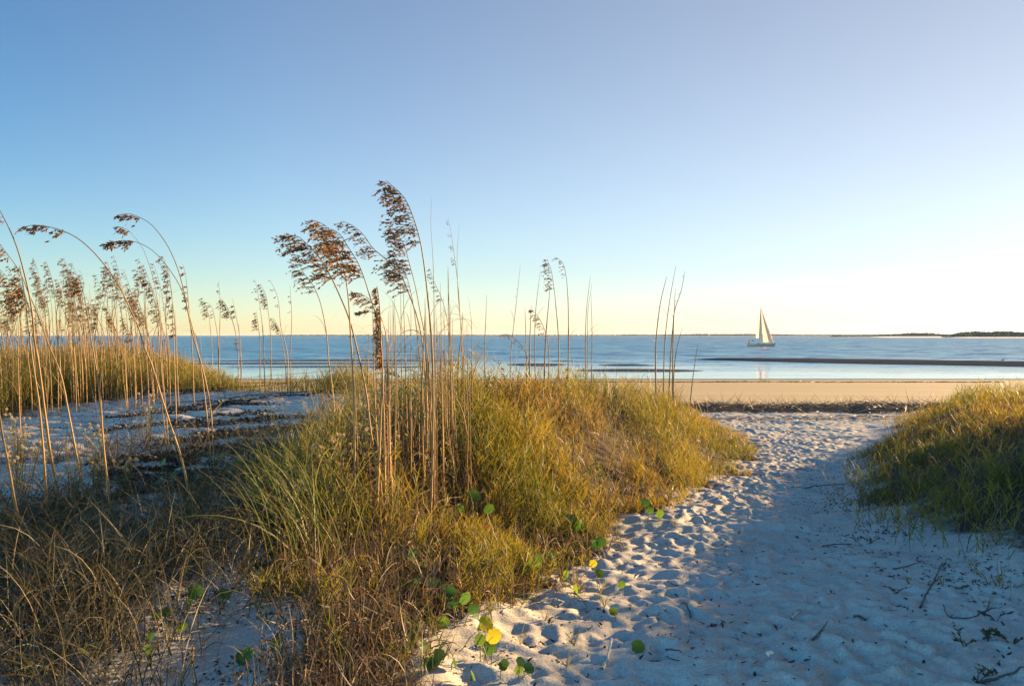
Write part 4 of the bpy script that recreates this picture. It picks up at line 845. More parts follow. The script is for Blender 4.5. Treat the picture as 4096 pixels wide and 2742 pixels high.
for (pts, nb, bl, lab) in [
    ([(808, 1190), (830, 1240), (843, 1330), (850, 1500)], 28, .07, 'sea oat with a brown head at the left of the sparse stand by the sea'),
    ([(820, 1205), (845, 1225), (862, 1290), (875, 1500)], 14, .05, 'sea oat with a small tilted head next to the left one of the sparse stand'),
    ([(874, 1120), (880, 1180), (878, 1340), (872, 1500)], 8, .05, 'tall thin sea oat with few seeds in the sparse stand by the sea'),
    ([(885, 1190), (910, 1230), (935, 1300), (955, 1500)], 34, .085, 'sea oat with the bushiest head of the sparse stand by the sea'),
    ([(930, 1190), (940, 1240), (955, 1320), (965, 1500)], 18, .05, 'sea oat with a slim head right of the bushiest one in the sparse stand'),
    ([(1020, 1115), (1030, 1160), (1045, 1260), (1060, 1500)], 8, .04, 'tall sparse sea oat with a bare head near the rope of dark seeds'),
    ([(1042, 1135), (1060, 1170), (1075, 1260), (1085, 1500)], 36, .06, 'sea oat with the darkest dense head of the sparse stand by the sea'),
    ([(1025, 1245), (1032, 1290), (1040, 1500)], 24, .06, 'short sea oat with a golden head below the darkest dense one'),
    ([(1079, 1116), (1107, 1176), (1126, 1319), (1146, 1396), (1150, 1500)], 6, .04, 'thin curved sea oat with hardly any seeds right of the darkest dense head'),
    ([(1160, 1135), (1167, 1271), (1162, 1396), (1160, 1510)], 4, .03, 'straight wiry stalk with three tiny seeds left of the central clump'),
    ([(1093, 1271), (1115, 1310), (1131, 1385), (1150, 1500)], 26, .06, 'low sea oat with a bent striped head against the water'),
    ([(950, 1350), (960, 1400), (965, 1505)], 12, .04, 'shortest sea oat of the sparse stand, its head against the water')]:
    sea_oat(pts, lab, SG, .26 if nb > 10 else .3, nb, bl, sp=(.028, .011), dens=.9, leaves=2, r0=.0055, wind=(-1, 0, -.35))

# ------------------------------------------------------------------ grass tussocks
def tussock(px, py, n, L, label, mat='blade', bend=(1.0, 2.2), w=.0055, lean=.35, spread=.12, az=None, d=None, dead=.3):
    b = dune_at(px, py); r = empty('grass_tussock', b, label, 'grass tussock')
    def make(n, mat, nm, L, bend, w):
        g = Geo(); a = rng.uniform(0, 6.28, n) if az is None else rng.normal(az, 1.0, n)
        off = np.stack([rng.normal(0, spread, n), rng.normal(0, spread, n), np.zeros(n)], 1)
        pts = off + b; pts[:, 2] = HF(pts[:, 0], pts[:, 1]) - .015
        ribbons(g, pts - b, a, L * rng.uniform(.55, 1.1, n), np.abs(rng.normal(0, lean, n)), rng.uniform(*bend, n), w * rng.uniform(.6, 1.2, n), 9, 1.3, rnd=np.clip(rng.normal(.45, .25, n), 0, 1)); g.build(nm, M[mat], r)
    make(n, mat, 'green_blades' if mat == 'greenblade' else 'blades', L, bend, w)
    if dead: make(int(n * dead), 'shaded_straw' if px < 1000 else 'straw', 'dead_blades', L * .7, (1.2, 2.8), w * .8)
    return r
tussock(1240, 2240, 120, .95, 'large green and gold tussock with long blades arching left under the sea oats', 'greenblade', (.7, 1.7), .0065, .3, .14, az=2.7)
tussock(1330, 2130, 70, .9, 'tussock of long pale blades just behind the large green one', 'greenblade', (.8, 1.9), .006, .35, .12, az=2.4)
tussock(180, 2420, 170, .72, 'largest dark tussock with a green core in the lower left corner', 'shaded_blade', (1.0, 2.3), .006, .4, .15)
tussock(836, 2270, 90, .55, 'tussock with a bright green tuft in its middle on the shaded sand', 'shaded_blade', (1.0, 2.4), .0045, .35, .10)
tussock(460, 2200, 150, .62, 'wide brown tussock right of the largest dark one', 'shaded_blade', (1.3, 2.6), .005, .5, .2, dead=.6)
tussock(60, 2160, 150, .75, 'tussock around the stalk feet at the left edge', 'shaded_blade', (1.0, 2.3), .0055, .4, .18, dead=.4)
tussock(300, 2080, 130, .66, 'tussock at the feet of the golden stalks on the left', 'shaded_blade', (1.0, 2.2), .0055, .4, .16, dead=.5)
tussock(640, 2180, 130, .58, 'low brown tussock in front of the small patch of bare sand', 'shaded_straw', (1.3, 2.7), .0045, .5, .18, dead=0)
tussock(790, 2090, 90, .55, 'thin tussock at the foot of the arching sea oat', 'shaded_blade', (1.0, 2.3), .005, .35, .12)
tussock(980, 2160, 110, .5, 'grey brown tussock between the arching sea oat and the large green tussock', 'shaded_straw', (1.2, 2.7), .0045, .5, .17, dead=0)
tussock(1690, 2200, 90, .5, 'tussock of pale blades around the thickest stems of the central clump', 'blade', (.9, 2.2), .0055, .4, .14)
tussock(1500, 2140, 90, .55, 'tussock around the rope headed sea oat', 'blade', (.8, 2.0), .0055, .35, .14)
tussock(1880, 1880, 80, .75, 'tussock of upright green blades in the middle of the central dune', 'greenblade', (.4, 1.2), .006, .25, .12)
tussock(1480, 1620, 110, .75, 'tall golden tussock on the crest behind the sea oats', 'blade', (.4, 1.4), .007, .25, .2)
tussock(1790, 1600, 110, .8, 'rust coloured tussock on the crest right of the sea oats', 'blade', (.4, 1.3), .007, .25, .18)
tussock(2650, 1655, 150, 1.0, 'tall tuft of golden blades at the end of the path', 'blade', (.3, 1.5), .010, .25, .28, dead=.5)
tussock(1360, 1560, 70, .6, 'small golden tussock at the right end of the bare sand crest', 'blade', (.4, 1.4), .007, .3, .15)
def spiky_tuft(px, py, n, h, label):
    b = ground_at(px, py); r = empty('spiky_grass_tuft', b, label, 'grass tuft'); g = Geo()
    pts = np.stack([rng.normal(0, .1, n), rng.normal(0, .1, n), np.zeros(n)], 1) + b; pts[:, 2] = HF(pts[:, 0], pts[:, 1])
    shoots(g, pts - b, h * rng.uniform(.7, 1.1, n), (.08, .17), 12, .45, .0042); g.build('shoots', M['meadow'], r); return r
for a in [(3490, 2040, 34, .42, 'bright spiky tuft at the left edge of the right dune'), (3650, 1890, 30, .36, 'yellow spiky tuft in the middle of the right dune'), (3800, 1860, 30, .34, 'golden spiky tuft right of the middle of the right dune'),
          (3690, 2000, 24, .34, 'dim spiky tuft in front of the yellow one on the right dune'), (3990, 1960, 26, .36, 'olive spiky tuft near the right edge of the photo'), (1980, 2360, 3, .42, 'single stem with stiff side leaves standing in front of the sand'),
          (1560, 2742, 7, .4, 'thin green shoots with side leaves at the bottom edge of the photo'), (2230, 2170, 12, .34, 'spiky golden shoots at the lower edge of the central grass')]: spiky_tuft(*a)

def grass_spike(tip, base, label):
    b = dune_at(*base); d = b[1]; t = at(tip[0], tip[1], d); r = empty('grass_spike', b, label, 'grass spike')
    c = spline([np.zeros(3), (t - b) * .5 + rng.normal(0, .006, 3), t - b], 20); g = Geo(); tube(g, c, np.linspace(.0022, .0012, 20), 4, .4); g.build('stem', M['stem'], r)
    g = Geo(); Ln = np.linalg.norm(t - b); n = 46; f = rng.uniform(.62, 1.0, n); i = np.clip((f * 19).astype(int), 0, 18); P = c[i] + (c[i + 1] - c[i]) * ((f * 19) - i)[:, None]
    ax = (c[-1] - c[-5]); ax /= np.linalg.norm(ax); spikelets(g, P, ax + rng.normal(0, .22, (n, 3)), .2, .022, .005); g.build('seed_spike', M['oatleaf'], r)
    g = Geo(); ribbons(g, np.zeros((3, 3)), rng.uniform(0, 6.28, 3), rng.uniform(.1, .2, 3), rng.uniform(.1, .5, 3), rng.uniform(.2, 1, 3), .004, 4); g.build('leaves', M['blade'], r)
BSP = 'grass spikes standing at the bottom edge'
for t, b, l in [((409, 2370), (425, 2600), 'thin grass spike standing alone over the dark tussock'), ((526, 2532), (545, 2760), 'pale grass spike, second from the left along the bottom edge'), ((627, 2568), (640, 2760), 'short grass spike in the middle of the bottom left row'),
                ((657, 2550), (715, 2770), 'brightest orange grass spike leaning left at the bottom edge'), ((765, 2597), (785, 2770), 'grass spike on the blue sand right of the brightest orange one'), ((597, 2627), (625, 2770), 'lowest grass spike left of the brightest orange one'),
                ((890, 2197), (955, 2380), 'long thin grass spike leaning left on the shaded sand'), ((1100, 2610), (1125, 2770), 'reddish grass spike at the bottom edge below the round leaves'), ((1190, 2640), (1215, 2780), 'rust coloured dry spike at the bottom edge left of the central grass')]:
    grass_spike(t, b, l); bpy.context.scene.collection.objects
RSP = 'upright grass spikes on the right dune'
for (x, y) in [(3652, 1705), (3683, 1683), (3731, 1679), (3826, 1708), (3843, 1745), (3863, 1745), (3876, 1728), (3581, 1757), (3600, 1795), (3619, 1761), (3559, 1803), (3996, 1749), (3644, 1969), (3998, 1936), (3774, 2048), (3859, 2002), (3801, 2006), (4006, 2043), (3840, 2101), (3925, 2101), (3500, 1800), (3960, 1800)]:
    grass_spike((x, y), (x + rng.uniform(-8, 14), y + rng.uniform(110, 150)), 'thin upright grass spike rising from the right dune')
for o in list(COL.objects):
    if o.type == 'EMPTY' and o.name.startswith('grass_spike') and 'right dune' in o['label']: o['group'] = RSP

# ------------------------------------------------------------------ pennyworts
def penny_disc(r_, yellow, notch=.25):
    g = Geo(); n = 30; a = np.linspace(0, 2 * math.pi, n, endpoint=False)
    sc = 1 + .045 * np.sin(a * 9 + rng.random() * 6) + rng.normal(0, .012, n); sc = sc * (1 - notch * np.exp(-((a - math.pi) / .22) ** 2)); cup = rng.uniform(-.02, .09); fold = rng.normal(0, .22)
    V = [(0, 0, 0)]
    for f in (.35, .7, 1.0): V += [(r_ * f * sc[i] * math.cos(a[i]), r_ * f * sc[i] * math.sin(a[i]), r_ * (cup * f * f + fold * (f * math.sin(a[i])) ** 2 + .02 * f * math.sin(a[i] * 9))) for i in range(n)]
    i = np.arange(n); j = (i + 1) % n
    Q = np.concatenate([np.stack([1 + n * k + i, 1 + n * (k + 1) + i, 1 + n * (k + 1) + j, 1 + n * k + j], -1) for k in (0, 1)])
    ce = np.array([[0, 1 + 2 * m, 1 + (2 * m + 1) % n, 1 + (2 * m + 2) % n] for m in range(n // 2)])
    g.add(V, np.concatenate([Q, ce]), rng.uniform(.93, 1) if yellow else rng.uniform(.05, .8), .5); return g
def pennywort(leaves, label, size=90, rise=70, face=None):
    """leaves: (px, py[, 'y' yellow / 'e' edge-on])"""
    mx = sum(l[0] for l in leaves) / len(leaves); my = max(l[1] for l in leaves) + min(rise, 65)
    b = ground_at(mx, my); r = empty('pennywort', b, label, 'pennywort')
    for l in leaves:
        kind = l[2] if len(l) > 2 else ''
        p = at(l[0], l[1], b[1] + rng.uniform(-.06, .06)); zg = float(HF(p[0], p[1])[0]); p[2] = max(p[2], zg + .035)
        rad = size / FPX * b[1] * .41 * rng.uniform(.8, 1.12)
        o = penny_disc(rad, kind == 'y').build('leaf', M['pennyleaf'], r); o.location = p - b
        az = rng.uniform(0, 6.28); tilt = rng.uniform(.35, 1.0) if kind != 'e' else 1.45
        nrm = Vector((math.cos(az) * .4 + rng.normal(0, .35), -.75 if kind != 'e' else .1, .75)).normalized() if kind != 'e' else Vector((.85, .35, .25)).normalized()
        o.rotation_euler = (nrm.to_track_quat('Z', 'Y')).to_euler()
        foot = np.array([b[0] + rng.normal(0, .02), b[1] + rng.normal(0, .02)]); fz = float(HF(foot[0], foot[1])[0]); q0 = np.array([foot[0], foot[1], fz - .01]); q1 = p - np.array(nrm) * .003
        g = Geo(); c = spline([q0, (q0 + q1) / 2 + np.array([0, 0, .02]), q1], 10); tube(g, c, .0022, 4, rng.random())
        st = g.build('stalk', M['pennystalk'], None); st.data.transform(o.matrix_basis.inverted() @ __import__('mathutils').Matrix.Translation(-b)) ; st.parent = o
    return r
PW = [([(1940, 2500, 'y'), (1975, 2545, 'y'), (1915, 2490), (1918, 2560), (1955, 2590)], 'pennywort with two bright yellow leaves over green ones at the lower edge of the grass', 75, 60),
      ([(1810, 2410), (1860, 2395), (1893, 2435), (1800, 2370)], 'pennywort with curled edge-on leaves above the one with yellow leaves', 70, 90),
      ([(1771, 2495)], 'single leaf pennywort left of the yellow leaves', 62, 60), ([(1694, 2590)], 'single leaf pennywort under the dry stalks near the bottom', 62, 50),
      ([(1755, 2620), (1735, 2650)], 'two leaf pennywort on the sand by the bottom edge', 75, 40), ([(1816, 2645, 'e')], 'pennywort with one leaf turned edge-on near the bottom edge', 70, 40),
      ([(1716, 2700)], 'pennywort with one dark oval leaf lowest in the photo', 70, 20), ([(1733, 2344), (1765, 2360)], 'big leaved pennywort between the dry stalks right of the thick stems', 100, 160),
      ([(1660, 2327)], 'dark pennywort leaf behind the dry stalks', 80, 140), ([(1610, 2222), (1650, 2215)], 'pennywort in the shade at the foot of the thick stems', 75, 150),
      ([(1955, 2035), (1895, 1985), (1835, 2040)], 'pennywort with lit green leaves deep in the central grass', 70, 160), ([(2282, 2075), (2305, 2110)], 'broad translucent pennywort leaf at the right side of the central grass', 75, 120),
      ([(2110, 2277), (2143, 2240)], 'bluish pennywort leaves in shade above the sand', 80, 60), ([(2262, 2300)], 'round two toned pennywort standing free on the sand', 60, 50),
      ([(2373, 2255, 'y'), (2398, 2294)], 'pennywort with a single small yellow leaf on a thin stalk over the sand', 50, 90), ([(2204, 2216)], 'small pennywort leaf on a thin stalk at the grass edge', 38, 70),
      ([(2404, 2166), (2385, 2178)], 'pennywort with two folded leaves highest on the sand slope', 55, 60), ([(2487, 2338)], 'small ragged pennywort right of the yellow leaved one', 45, 30),
      ([(2304, 2362, 'e')], 'pennywort leaf tilted edge-on on the pale sand', 50, 30), ([(2454, 2452)], 'round dark pennywort in the middle of the sunlit sand', 50, 30),
      ([(2010, 2668), (2020, 2655)], 'small pennywort of three dark leaves near the bottom edge', 45, 25), ([(2082, 2650), (2115, 2677), (2075, 2690)], 'pennywort with a pale tipped leaf near the bottom edge', 60, 30),
      ([(1891, 2705, 'e')], 'narrow pennywort leaf at the very bottom edge', 50, 20), ([(2553, 2589)], 'lone pennywort leaf with wavy edge furthest out on the sand', 62, 20),
      ([(2640, 2055)], 'small green pennywort under the right edge of the central grass', 50, 40), ([(2580, 2010), (2600, 2040)], 'pennywort nestled at the right foot of the central grass', 45, 60)]
for l, lab, sz, rs in PW: pennywort(l, lab, sz, rs)
for l, lab, sz, rs in [([(663, 2448), (621, 2469)], 'two pennywort leaves in the middle of the shaded sand', 62, 70), ([(720, 2508)], 'round lit pennywort leaf on the shaded sand', 55, 60), ([(598, 2547), (586, 2600)], 'pennywort with a leaf turned on edge on the shaded sand', 55, 50),
      ([(890, 2379)], 'brightest pennywort leaf of the shaded hollow', 60, 70), ([(777, 2370), (760, 2400)], 'tall pale pennywort leaf under the green tuft', 75, 80), ([(382, 2610), (340, 2625)], 'flat pennywort leaves left of the grass spikes', 70, 30),
      ([(1099, 2574)], 'big round pennywort leaf between dry stems near the bottom', 80, 60), ([(980, 2621), (965, 2650)], 'pennywort leaves behind grass stems near the bottom', 70, 50), ([(78, 2693), (110, 2680)], 'pennywort leaves in the bottom left corner', 75, 30),
      ([(1121, 1846), (1105, 1865)], 'bright green pennywort left of the long arching blades', 45, 50), ([(1080, 1876)], 'dull pennywort leaf beside the bright green one', 38, 50), ([(953, 1846), (917, 1881)], 'pennywort leaves under the shaded sand slope', 36, 50),
      ([(886, 1825)], 'small pennywort highest under the sand slope', 36, 40), ([(650, 1850)], 'pennywort leaf behind the arching sea oat stem', 50, 60), ([(637, 1922), (690, 1900)], 'pale pennywort leaves at the foot of the sand slope', 50, 60),
      ([(952, 1984), (1024, 1984)], 'two pennywort leaves on tall stalks in the hollow', 40, 80), ([(1101, 2081)], 'round pennywort leaf left of the large green tussock', 50, 60)]: pennywort(l, lab, sz, rs)

# ------------------------------------------------------------------ shrubs with fluffy seed heads, herbs, dead shrub
def fluff_mesh():
    g = Geo(); n = 90; d = rng.normal(0, 1, (n, 3)); d[:, 2] = np.abs(d[:, 2]) * 1.0 - .25; d /= np.linalg.norm(d, axis=1)[:, None]
    az = np.arctan2(d[:, 1], d[:, 0]); lean = np.arccos(np.clip(d[:, 2], -1, 1))
    ribbons(g, np.zeros((n, 3)), az, .017 * rng.uniform(.8, 1.1, n), lean, .1, .0022, 2); tube(g, [(0, 0, -.012), (0, 0, -.006), (0, 0, .002)], [.002, .006, .004], 6, .2)
    o = g.build('seed_head', M['fluff']); return o
FL = fluff_mesh(); FLm = FL.data; bpy.data.objects.remove(FL)
def seed_shrub(heads, base, label, group, n_leaf=70):
    b = dune_at(*base); r = empty('seed_head_shrub', b, label, 'shrub', group); g = Geo(); gl = Geo(); tips = []
    for (x, y) in heads:
        for _ in range(4): tips.append(at(x + rng.normal(0, 16), y + rng.normal(0, 12), b[1] + rng.uniform(-.15, .15)) - b)
    cen = np.mean(tips, axis=0)
    for t in tips:
        m = (t * .6 + cen * .2) + np.array([0, 0, -.03]); m[2] *= .75
        c = spline([rng.normal(0, .02, 3) * np.array([1, 1, 0]), m, t], 10); tube(g, c, np.linspace(.003, .0012, 10), 4, rng.random())
        h = bpy.data.objects.new('seed_head', FLm); COL.objects.link(h); h.parent = r; h.location = t; s_ = rng.uniform(.8, 1.25); h.scale = (s_, s_, s_); h.rotation_euler = (rng.normal(0, .4), rng.normal(0, .4), rng.uniform(0, 6))
        k = rng.integers(3, 9, max(3, n_leaf // len(tips))); ribbons(gl, c[k], rng.uniform(0, 6.28, len(k)), rng.uniform(.03, .055, len(k)), rng.uniform(.5, 1.4, len(k)), .4, .011, 3)
    g.build('branches', M['twig'], r); gl.build('foliage', M['herb'], r); return r
for hd, bs, lab in [([(30, 1735), (70, 1725), (100, 1740)], (60, 1960), 'shrub with fluffy cream seed heads at the left edge'), ([(360, 1720), (390, 1732), (415, 1745), (345, 1705)], (400, 1960), 'shrub with the brightest fluffy heads beside a golden stalk'), ([(480, 1850), (515, 1842), (495, 1865), (520, 1838)], (500, 2020), 'shrub with fluffy heads highest against the dark hollow'),
        ([(270, 1788), (317, 1856), (320, 1820)], (300, 2010), 'leafy green shrub with small fluffy heads between the golden stalks'), ([(389, 1845), (375, 1850)], (390, 2000), 'shrub with two small pale fluffy heads'), ([(589, 1592), (600, 1605), (578, 1645)], (585, 1800), 'tall thin shrub with pinkish heads in front of the sand slope'),
        ([(61, 1676), (100, 1672), (20, 1660)], (70, 1860), 'shrub with fluffy heads against the dark grass at the left edge'), ([(150, 1760), (110, 1800), (60, 1830), (30, 1810)], (90, 2030), 'densest shrub of fluffy heads in the left foreground'),
        ([(1243, 1776), (1290, 1790)], (1320, 1990), 'small shrub with two heads beside the long arching blades'), ([(1330, 1752), (1375, 1787), (1360, 1740)], (1380, 1960), 'shrub with round heads in front of the dark hollow edge'), ([(1444, 1632), (1444, 1713), (1480, 1700)], (1470, 1930), 'shrub with single heads left of the central stems'),
        ([(1592, 1747)], (1590, 1960), 'single round fluffy head in the central grass'), ([(1130, 1930), (1160, 1945), (1200, 1925)], (1170, 2070), 'low grey shrub with dull heads in the hollow')]:
    seed_shrub(hd, bs, lab, 'shrubs with fluffy seed heads')
def leafy_herb(pts, label, n=34, L=.035, mat='herb'):
    b = dune_at(*pts[-1]); c = spline([at(x, y, b[1]) for x, y in pts[:-1]] + [b], 24) - b
    r = empty('leafy_herb', b, label, 'leafy plant'); g = Geo(); tube(g, c[::-1], np.linspace(.004, .0015, 24), 4, .3); g.build('stem', M['pennystalk'], r)
    g = Geo(); k = rng.integers(0, 20, n); ribbons(g, c[k], rng.uniform(0, 6.28, n), L * rng.uniform(.6, 1.3, n), rng.uniform(.4, 1.5, n), rng.uniform(0, .8, n), L * .42, 3); g.build('leaves', M[mat], r)
leafy_herb([(1560, 1495), (1600, 1510), (1640, 1560), (1690, 1640), (1720, 1900)], 'climbing herb with small oval leaves on the crest among the sea oat stems', 60)
leafy_herb([(1610, 1560), (1650, 1600), (1680, 1700), (1690, 1950)], 'second leafy herb under the climbing one among the stems', 50)
leafy_herb([(1990, 1490), (1960, 1560), (1920, 1640), (1900, 1760)], 'upright leafy herb right of the central stems', 40)
leafy_herb([(2270, 1470), (2268, 1540), (2262, 1620), (2258, 1720)], 'upright leafy herb with a yellow tip on the crest by the water', 60, .045)
leafy_herb([(2010, 1470), (2020, 1520), (2025, 1640)], 'small leafy herb at the top of the central dune', 40)
leafy_herb([(1450, 1700), (1440, 1770), (1450, 1900)], 'leafy herb left of the central stems in the shade', 40)
leafy_herb([(1780, 1500), (1800, 1560), (1830, 1680)], 'leafy herb beside the rust coloured tussock', 40)
for k in range(18):
    x = rng.uniform(1380, 2450); y = rng.uniform(1600, 2000); leafy_herb([(x + rng.normal(0, 12), y - rng.uniform(130, 190)), (x + rng.normal(0, 10), y - 80), (x, y)], 'small leafy herb growing among the central dune grass', 34, .04)
for o in list(COL.objects):
    if o.type == 'EMPTY' and o.name.startswith('leafy_herb') and 'small leafy herb growing among' in o['label']: o['group'] = 'leafy herbs among the central dune grass'
b = ground_at(470, 1880); r = empty('dead_shrub', b, 'dark leafless dead shrub in front of the sand slope', 'dead shrub'); g = Geo()
def branch(p, d, L, rad, lev):
    c = spline([p, p + d * L * .5 + rng.normal(0, .05 * L, 3), p + d * L + np.array([0, 0, .1 * L])], 7); tube(g, c, np.linspace(rad, rad * .45, 7), 4, rng.random())
    if lev: 
        for _ in range(4): k = rng.integers(2, 7); branch(c[k], (d + rng.normal(0, .55, 3)) / np.linalg.norm(d + .01), L * rng.uniform(.4, .7), rad * .55, lev - 1)
for k in range(11): a = rng.uniform(0, 6.28); branch(np.array([rng.normal(0, .06), rng.normal(0, .06), -.02]), np.array([math.cos(a) * .55 + .2, math.sin(a) * .4, .8]), rng.uniform(.3, .55), .005, 2)
g.build('branches', M['twig'], r)

# ------------------------------------------------------------------ vines on the shaded slope
for k in range(30):
    y0 = 1575 + 430 * (k / 30) ** 1.0 + rng.normal(0, 5); x0 = rng.uniform(380, 800) if y0 < 1850 else rng.uniform(330, 560); x1 = x0 + rng.uniform(350, 700); n = 9
    x1 = min(x1, 1330 - (y0 - 1575) * .4)
    pts = [snap(ground_at(x, max(1562, y0 - (x - x0) * .10 + rng.normal(0, 4))), .012) for x in np.linspace(x0, x1, n)]
    c = spline(pts, 50); r = empty('creeping_vine', c[0], 'thin dark vine trailing across the shaded sand slope on the left', 'vine', 'vines trailing across the sand slope')
    g = Geo(); tube(g, c - c[0], .006, 4, .3); g.build('runner', M['twig'], r)
    g = Geo(); m = int(rng.integers(170, 300)); i = np.clip((rng.random(m) ** 1.0 * 49).astype(int), 0, 49); q = c[i] + rng.normal(0, .03, (m, 3)) * np.array([1, 1.2, 0]); q[:, 2] = HF(q[:, 0], q[:, 1]) + rng.uniform(.003, .03, m)
    ribbons(g, q - c[0], rng.uniform(0, 6.28, m), rng.uniform(.025, .06, m), rng.uniform(.8, 1.5, m), rng.normal(.2, .5, m), .026, 2, rnd=rng.random(m) ** 1.5); g.build('dead_leaves', M['litter'], r)

# ------------------------------------------------------------------ sticks, twigs, shell on the sand
def lying(name, pts, rad, mat, label, cat, lift=.6, taper=.5, group=None, raise_end=0.):
    P = [snap(ground_at(x, y), rad * lift) for x, y in pts]; P[-1] = P[-1] + np.array([0, 0, raise_end])
    c = spline(P, 8 * len(P)); c = c + rng.normal(0, rad * .25, c.shape)
    if not raise_end: c[:, 2] = np.maximum(c[:, 2], HF(c[:, 0], c[:, 1]) + rad * .2)
    g = Geo(); tube(g, c - c[0], np.linspace(rad, rad * taper, len(c)) * (1 + rng.normal(0, .06, len(c))), 7, .5)
    ends = g.v[0]; o = g.build(name, M[mat], loc=None); o.location = c[0]; return tag(o, label, cat, group)
for nm, pts, rad, mat, lab, cat, re in [
    ('stick', [(3685, 2425), (3735, 2330), (3775, 2249)], .006, 'stick', 'straight dark stick slanting up to the right on the shaded sand', 'stick', .0),
    ('reed', [(3170, 2472), (3205, 2440), (3227, 2404), (3224, 2385), (3212, 2368)], .0055, 'palestick', 'curved white reed in the middle of the shaded path', 'reed', .02),
    ('stick', [(3423, 2460), (3445, 2466), (3468, 2475)], .009, 'stick', 'short thick dark stick right of the white reed', 'stick', 0),
    ('twig', [(3253, 2558), (3286, 2538), (3315, 2505)], .0045, 'stick', 'bent dark twig below the curved white reed', 'twig', .03),
    ('twig', [(4013, 2423), (3957, 2440), (3888, 2458), (3806, 2454), (3777, 2427)], .005, 'stick', 'long bow shaped twig at the right', 'twig', 0),
    ('twig', [(3577, 2272), (3625, 2266), (3677, 2258)], .006, 'stick', 'flat twig left of the straight slanting stick', 'twig', .02),
    ('branch', [(3915, 2728), (3980, 2705), (4040, 2692), (4110, 2676)], .008, 'stick', 'thick branch in the bottom right corner', 'branch', 0),
    ('stick', [(2725, 2397), (2745, 2420), (2768, 2447)], .007, 'stick', 'dark stick pointing down right at the border of sun and shade', 'stick', 0),
    ('stick', [(2604, 2627), (2660, 2634), (2718, 2644)], .006, 'stick', 'longest dark stick low in the sunlit sand', 'stick', 0),
    ('twig', [(2665, 2584), (2700, 2600), (2728, 2619)], .005, 'stick', 'twig just above the longest dark stick', 'twig', 0),
    ('driftwood', [(2410, 2672), (2430, 2635), (2447, 2604)], .010, 'palestick', 'pale splinter of driftwood poking out of the sunlit sand', 'driftwood', .05),
    ('stick', [(2846, 2503), (2868, 2498)], .009, 'stick', 'stubby piece of wood in the middle of the shaded sand', 'stick', 0),
    ('stick', [(3157, 2632), (3185, 2638)], .008, 'stick', 'stubby stick beside the shell', 'stick', 0),
    ('twig', [(3255, 2556), (3278, 2543), (3300, 2531)], .004, 'stick', 'fine twig beside the bent dark twig', 'twig', 0),
    ('stick', [(2672, 2326), (2700, 2331), (2728, 2336)], .005, 'stick', 'thin stick in the dark hollow of the sunlit sand', 'stick', 0),
    ('twig', [(2988, 1889), (3048, 1900), (3112, 1919), (3180, 1921)], .008, 'stick', 'long twig lying across the sunlit part of the path', 'twig', 0),
    ('twig', [(3168, 1947), (3232, 1949), (3283, 1938), (3390, 1936)], .008, 'stick', 'long twig lying across the shaded right half of the path', 'twig', 0),
    ('twig', [(3183, 1874), (3232, 1881), (3279, 1879)], .009, 'stick', 'dark twig at the shadow edge furthest along the path', 'twig', 0),
    ('reed', [(2950, 1832), (3020, 1790), (3099, 1738)], .007, 'stick', 'thin dark reed sticking out of the central grass over the path', 'reed', .0),
    ('reed', [(3318, 2372), (3319, 2350)], .006, 'palestick', 'tiny white reed piece right of the curved white reed', 'reed', 0),
    ('twig', [(3880, 2340), (3830, 2350), (3800, 2345)], .006, 'stick', 'short twig between the bow shaped twig and the slanting stick', 'twig', 0),
    ('stick', [(3290, 2180), (3350, 2178), (3410, 2172)], .006, 'stick', 'thin stick at the foot of the right dune', 'stick', 0),
    ('twig', [(2540, 2300), (2570, 2285), (2590, 2290)], .005, 'palestick', 'pale twig on the sunlit slope under the grass', 'twig', 0)]:
    lying(nm, pts, rad, mat, lab, cat, raise_end=re)
p = snap(ground_at(3079, 2640), .012); g = Geo(); V = []
for i, u in enumerate(np.linspace(0, 1, 7)):
    for j, a in enumerate(np.linspace(-1.1, 1.1, 9)): rr = .034 * u * (1 + .06 * math.cos(a * 14)); V.append((rr * math.sin(a), .012 * math.sin(u * 2.4), rr * math.cos(a)))
ii = (np.arange(6)[:, None] * 9 + np.arange(8)[None, :]).reshape(-1); g.add(V, np.stack([ii, ii + 1, ii + 10, ii + 9], -1), .5, .5)
o = g.build('shell', M['shell'], loc=None); o.location = p; o.rotation_euler = (.4, .3, .5); tag(o, 'small white shell standing in the shaded sand at the bottom', 'shell')

# seedlings and sprigs on the sand
M['darkherb'] = foliage('dark_herb_leaf', [(0, (.03, .045, .02)), (1, (.07, .08, .035))], trans=.25)
def sprig(px, py, label, n=9, L=.05, mat='herb', h=.12):
    L *= .58; h *= .42
    b = snap(ground_at(px, py)); r = empty('leafy_sprig', b, label, 'sprig'); g = Geo(); gl = Geo()
    for k in range(3):
        a = rng.uniform(0, 6.28); c = spline([(0, 0, -.01), (math.cos(a) * .03, math.sin(a) * .03, h * .5), (math.cos(a) * .09, math.sin(a) * .06, h * rng.uniform(.7, 1.1))], 8); tube(g, c, np.linspace(.003, .0015, 8), 4, .4)
        i = rng.integers(2, 8, n); ribbons(gl, c[i], rng.uniform(0, 6.28, n), L * rng.uniform(.6, 1.1, n), rng.uniform(.5, 1.3, n), .3, L * .42, 4)
    g.build('stem', M['twig'], r); gl.build('leaves', M['darkherb' if mat == 'herb' else mat], r)
sprig(3950, 2690, 'small sprig with oval leaves at the bottom right', 5, .055); sprig(3915, 2735, 'sprig with dark curled leaves above the thick branch', 6, .05, 'litter'); sprig(3860, 2590, 'leafy sprig at the left tip of the runner in the lower right', 7, .055); sprig(3960, 2560, 'leafy sprig in the middle of the runner in the lower right', 9, .06)
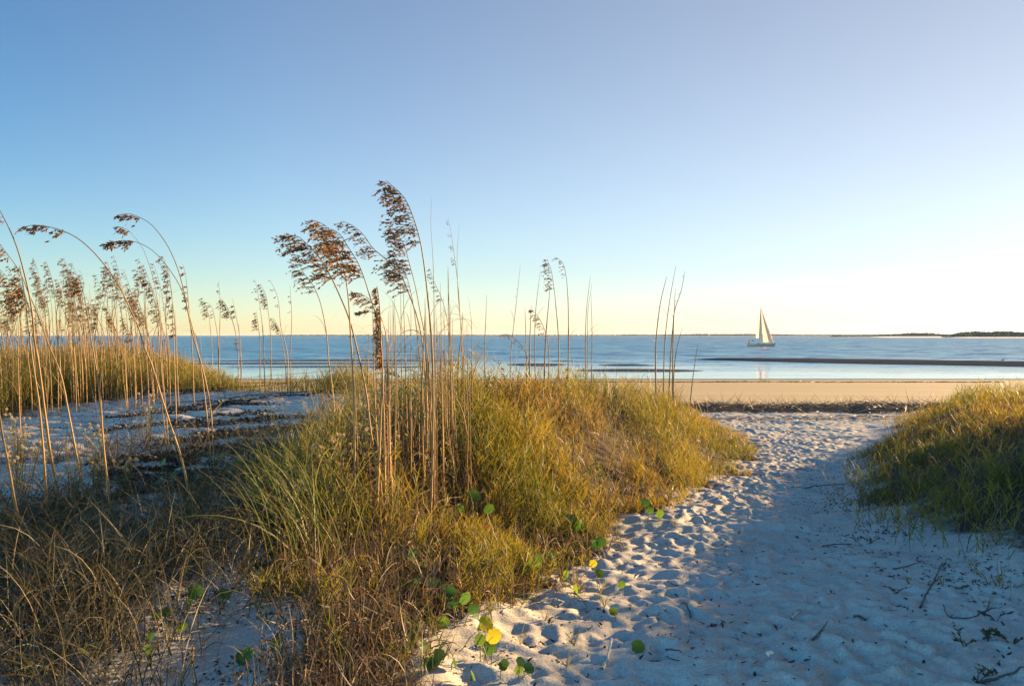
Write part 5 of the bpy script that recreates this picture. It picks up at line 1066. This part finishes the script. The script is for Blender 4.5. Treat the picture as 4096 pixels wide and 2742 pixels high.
sprig(4050, 2560, 'leafy sprig at the right edge on the runner', 9, .06); sprig(3990, 2480, 'dark sprig near the right edge above the runner', 7, .05, 'litter'); sprig(3480, 2170, 'dull green sprig at the foot of the right dune', 12, .04); sprig(3430, 2160, 'brown sprig at the left foot of the right dune', 10, .03, 'litter'); sprig(3590, 2370, 'reddish sprig in the shaded sand left of the slanting stick', 8, .035, 'litter')
def seedling(px, py, label, n=8, L=.14):
    b = snap(ground_at(px, py)); r = empty('grass_seedling', b, label, 'grass seedling'); g = Geo(); ribbons(g, np.zeros((n, 3)), rng.uniform(0, 6.28, n), L * rng.uniform(.6, 1.1, n), rng.uniform(.2, .8, n), rng.uniform(.1, .7, n), .0035, 5); g.build('blades', M['meadow'], r)
for x, y, l in [(2266, 2665, 'grass seedling leaning right on the sunlit sand near the bottom'), (2298, 2580, 'grass seedling between two dark hollows of the sunlit sand'), (3777, 2352, 'grass seedling on the end of the bow shaped twig'), (3955, 2434, 'grass seedling beside the bow shaped twig'), (3640, 2340, 'tiny grass seedling on the shaded sand'), (2080, 2560, 'grass seedling at the sand edge right of the yellow leaves'), (2500, 2200, 'grass seedling on the upper sunlit slope'), (2700, 2110, 'grass seedling beside the path under the central grass'), (2420, 2440, 'grass seedling left of the round dark pennywort'), (2180, 2480, 'grass seedling in the shadow of the yellow leaved pennywort')]:
    seedling(x, y, l)

# ------------------------------------------------------------------ sea air
def haze_box():
    x0, x1, y0, y1, z0, z1 = -9000, 9000, -600, 9000, -6, 19
    v = [(x, y, z) for x in (x0, x1) for y in (y0, y1) for z in (z0, z1)]
    me = bpy.data.meshes.new('haze'); me.from_pydata(v, [], [(0, 1, 3, 2), (4, 6, 7, 5), (0, 4, 5, 1), (2, 3, 7, 6), (0, 2, 6, 4), (1, 5, 7, 3)])
    m, nt, out = new_mat('haze'); pv = N(nt, 'ShaderNodeVolumePrincipled'); pv.inputs['Color'].default_value = (.72, .80, .88, 1); pv.inputs['Density'].default_value = .00003; pv.inputs['Anisotropy'].default_value = 0
    nt.links.new(pv.outputs[0], out.inputs['Volume']); me.materials.append(m)
    o = bpy.data.objects.new('haze', me); COL.objects.link(o); tag(o, 'thin pale sea haze over the water', 'haze', kind='stuff')
haze_box()
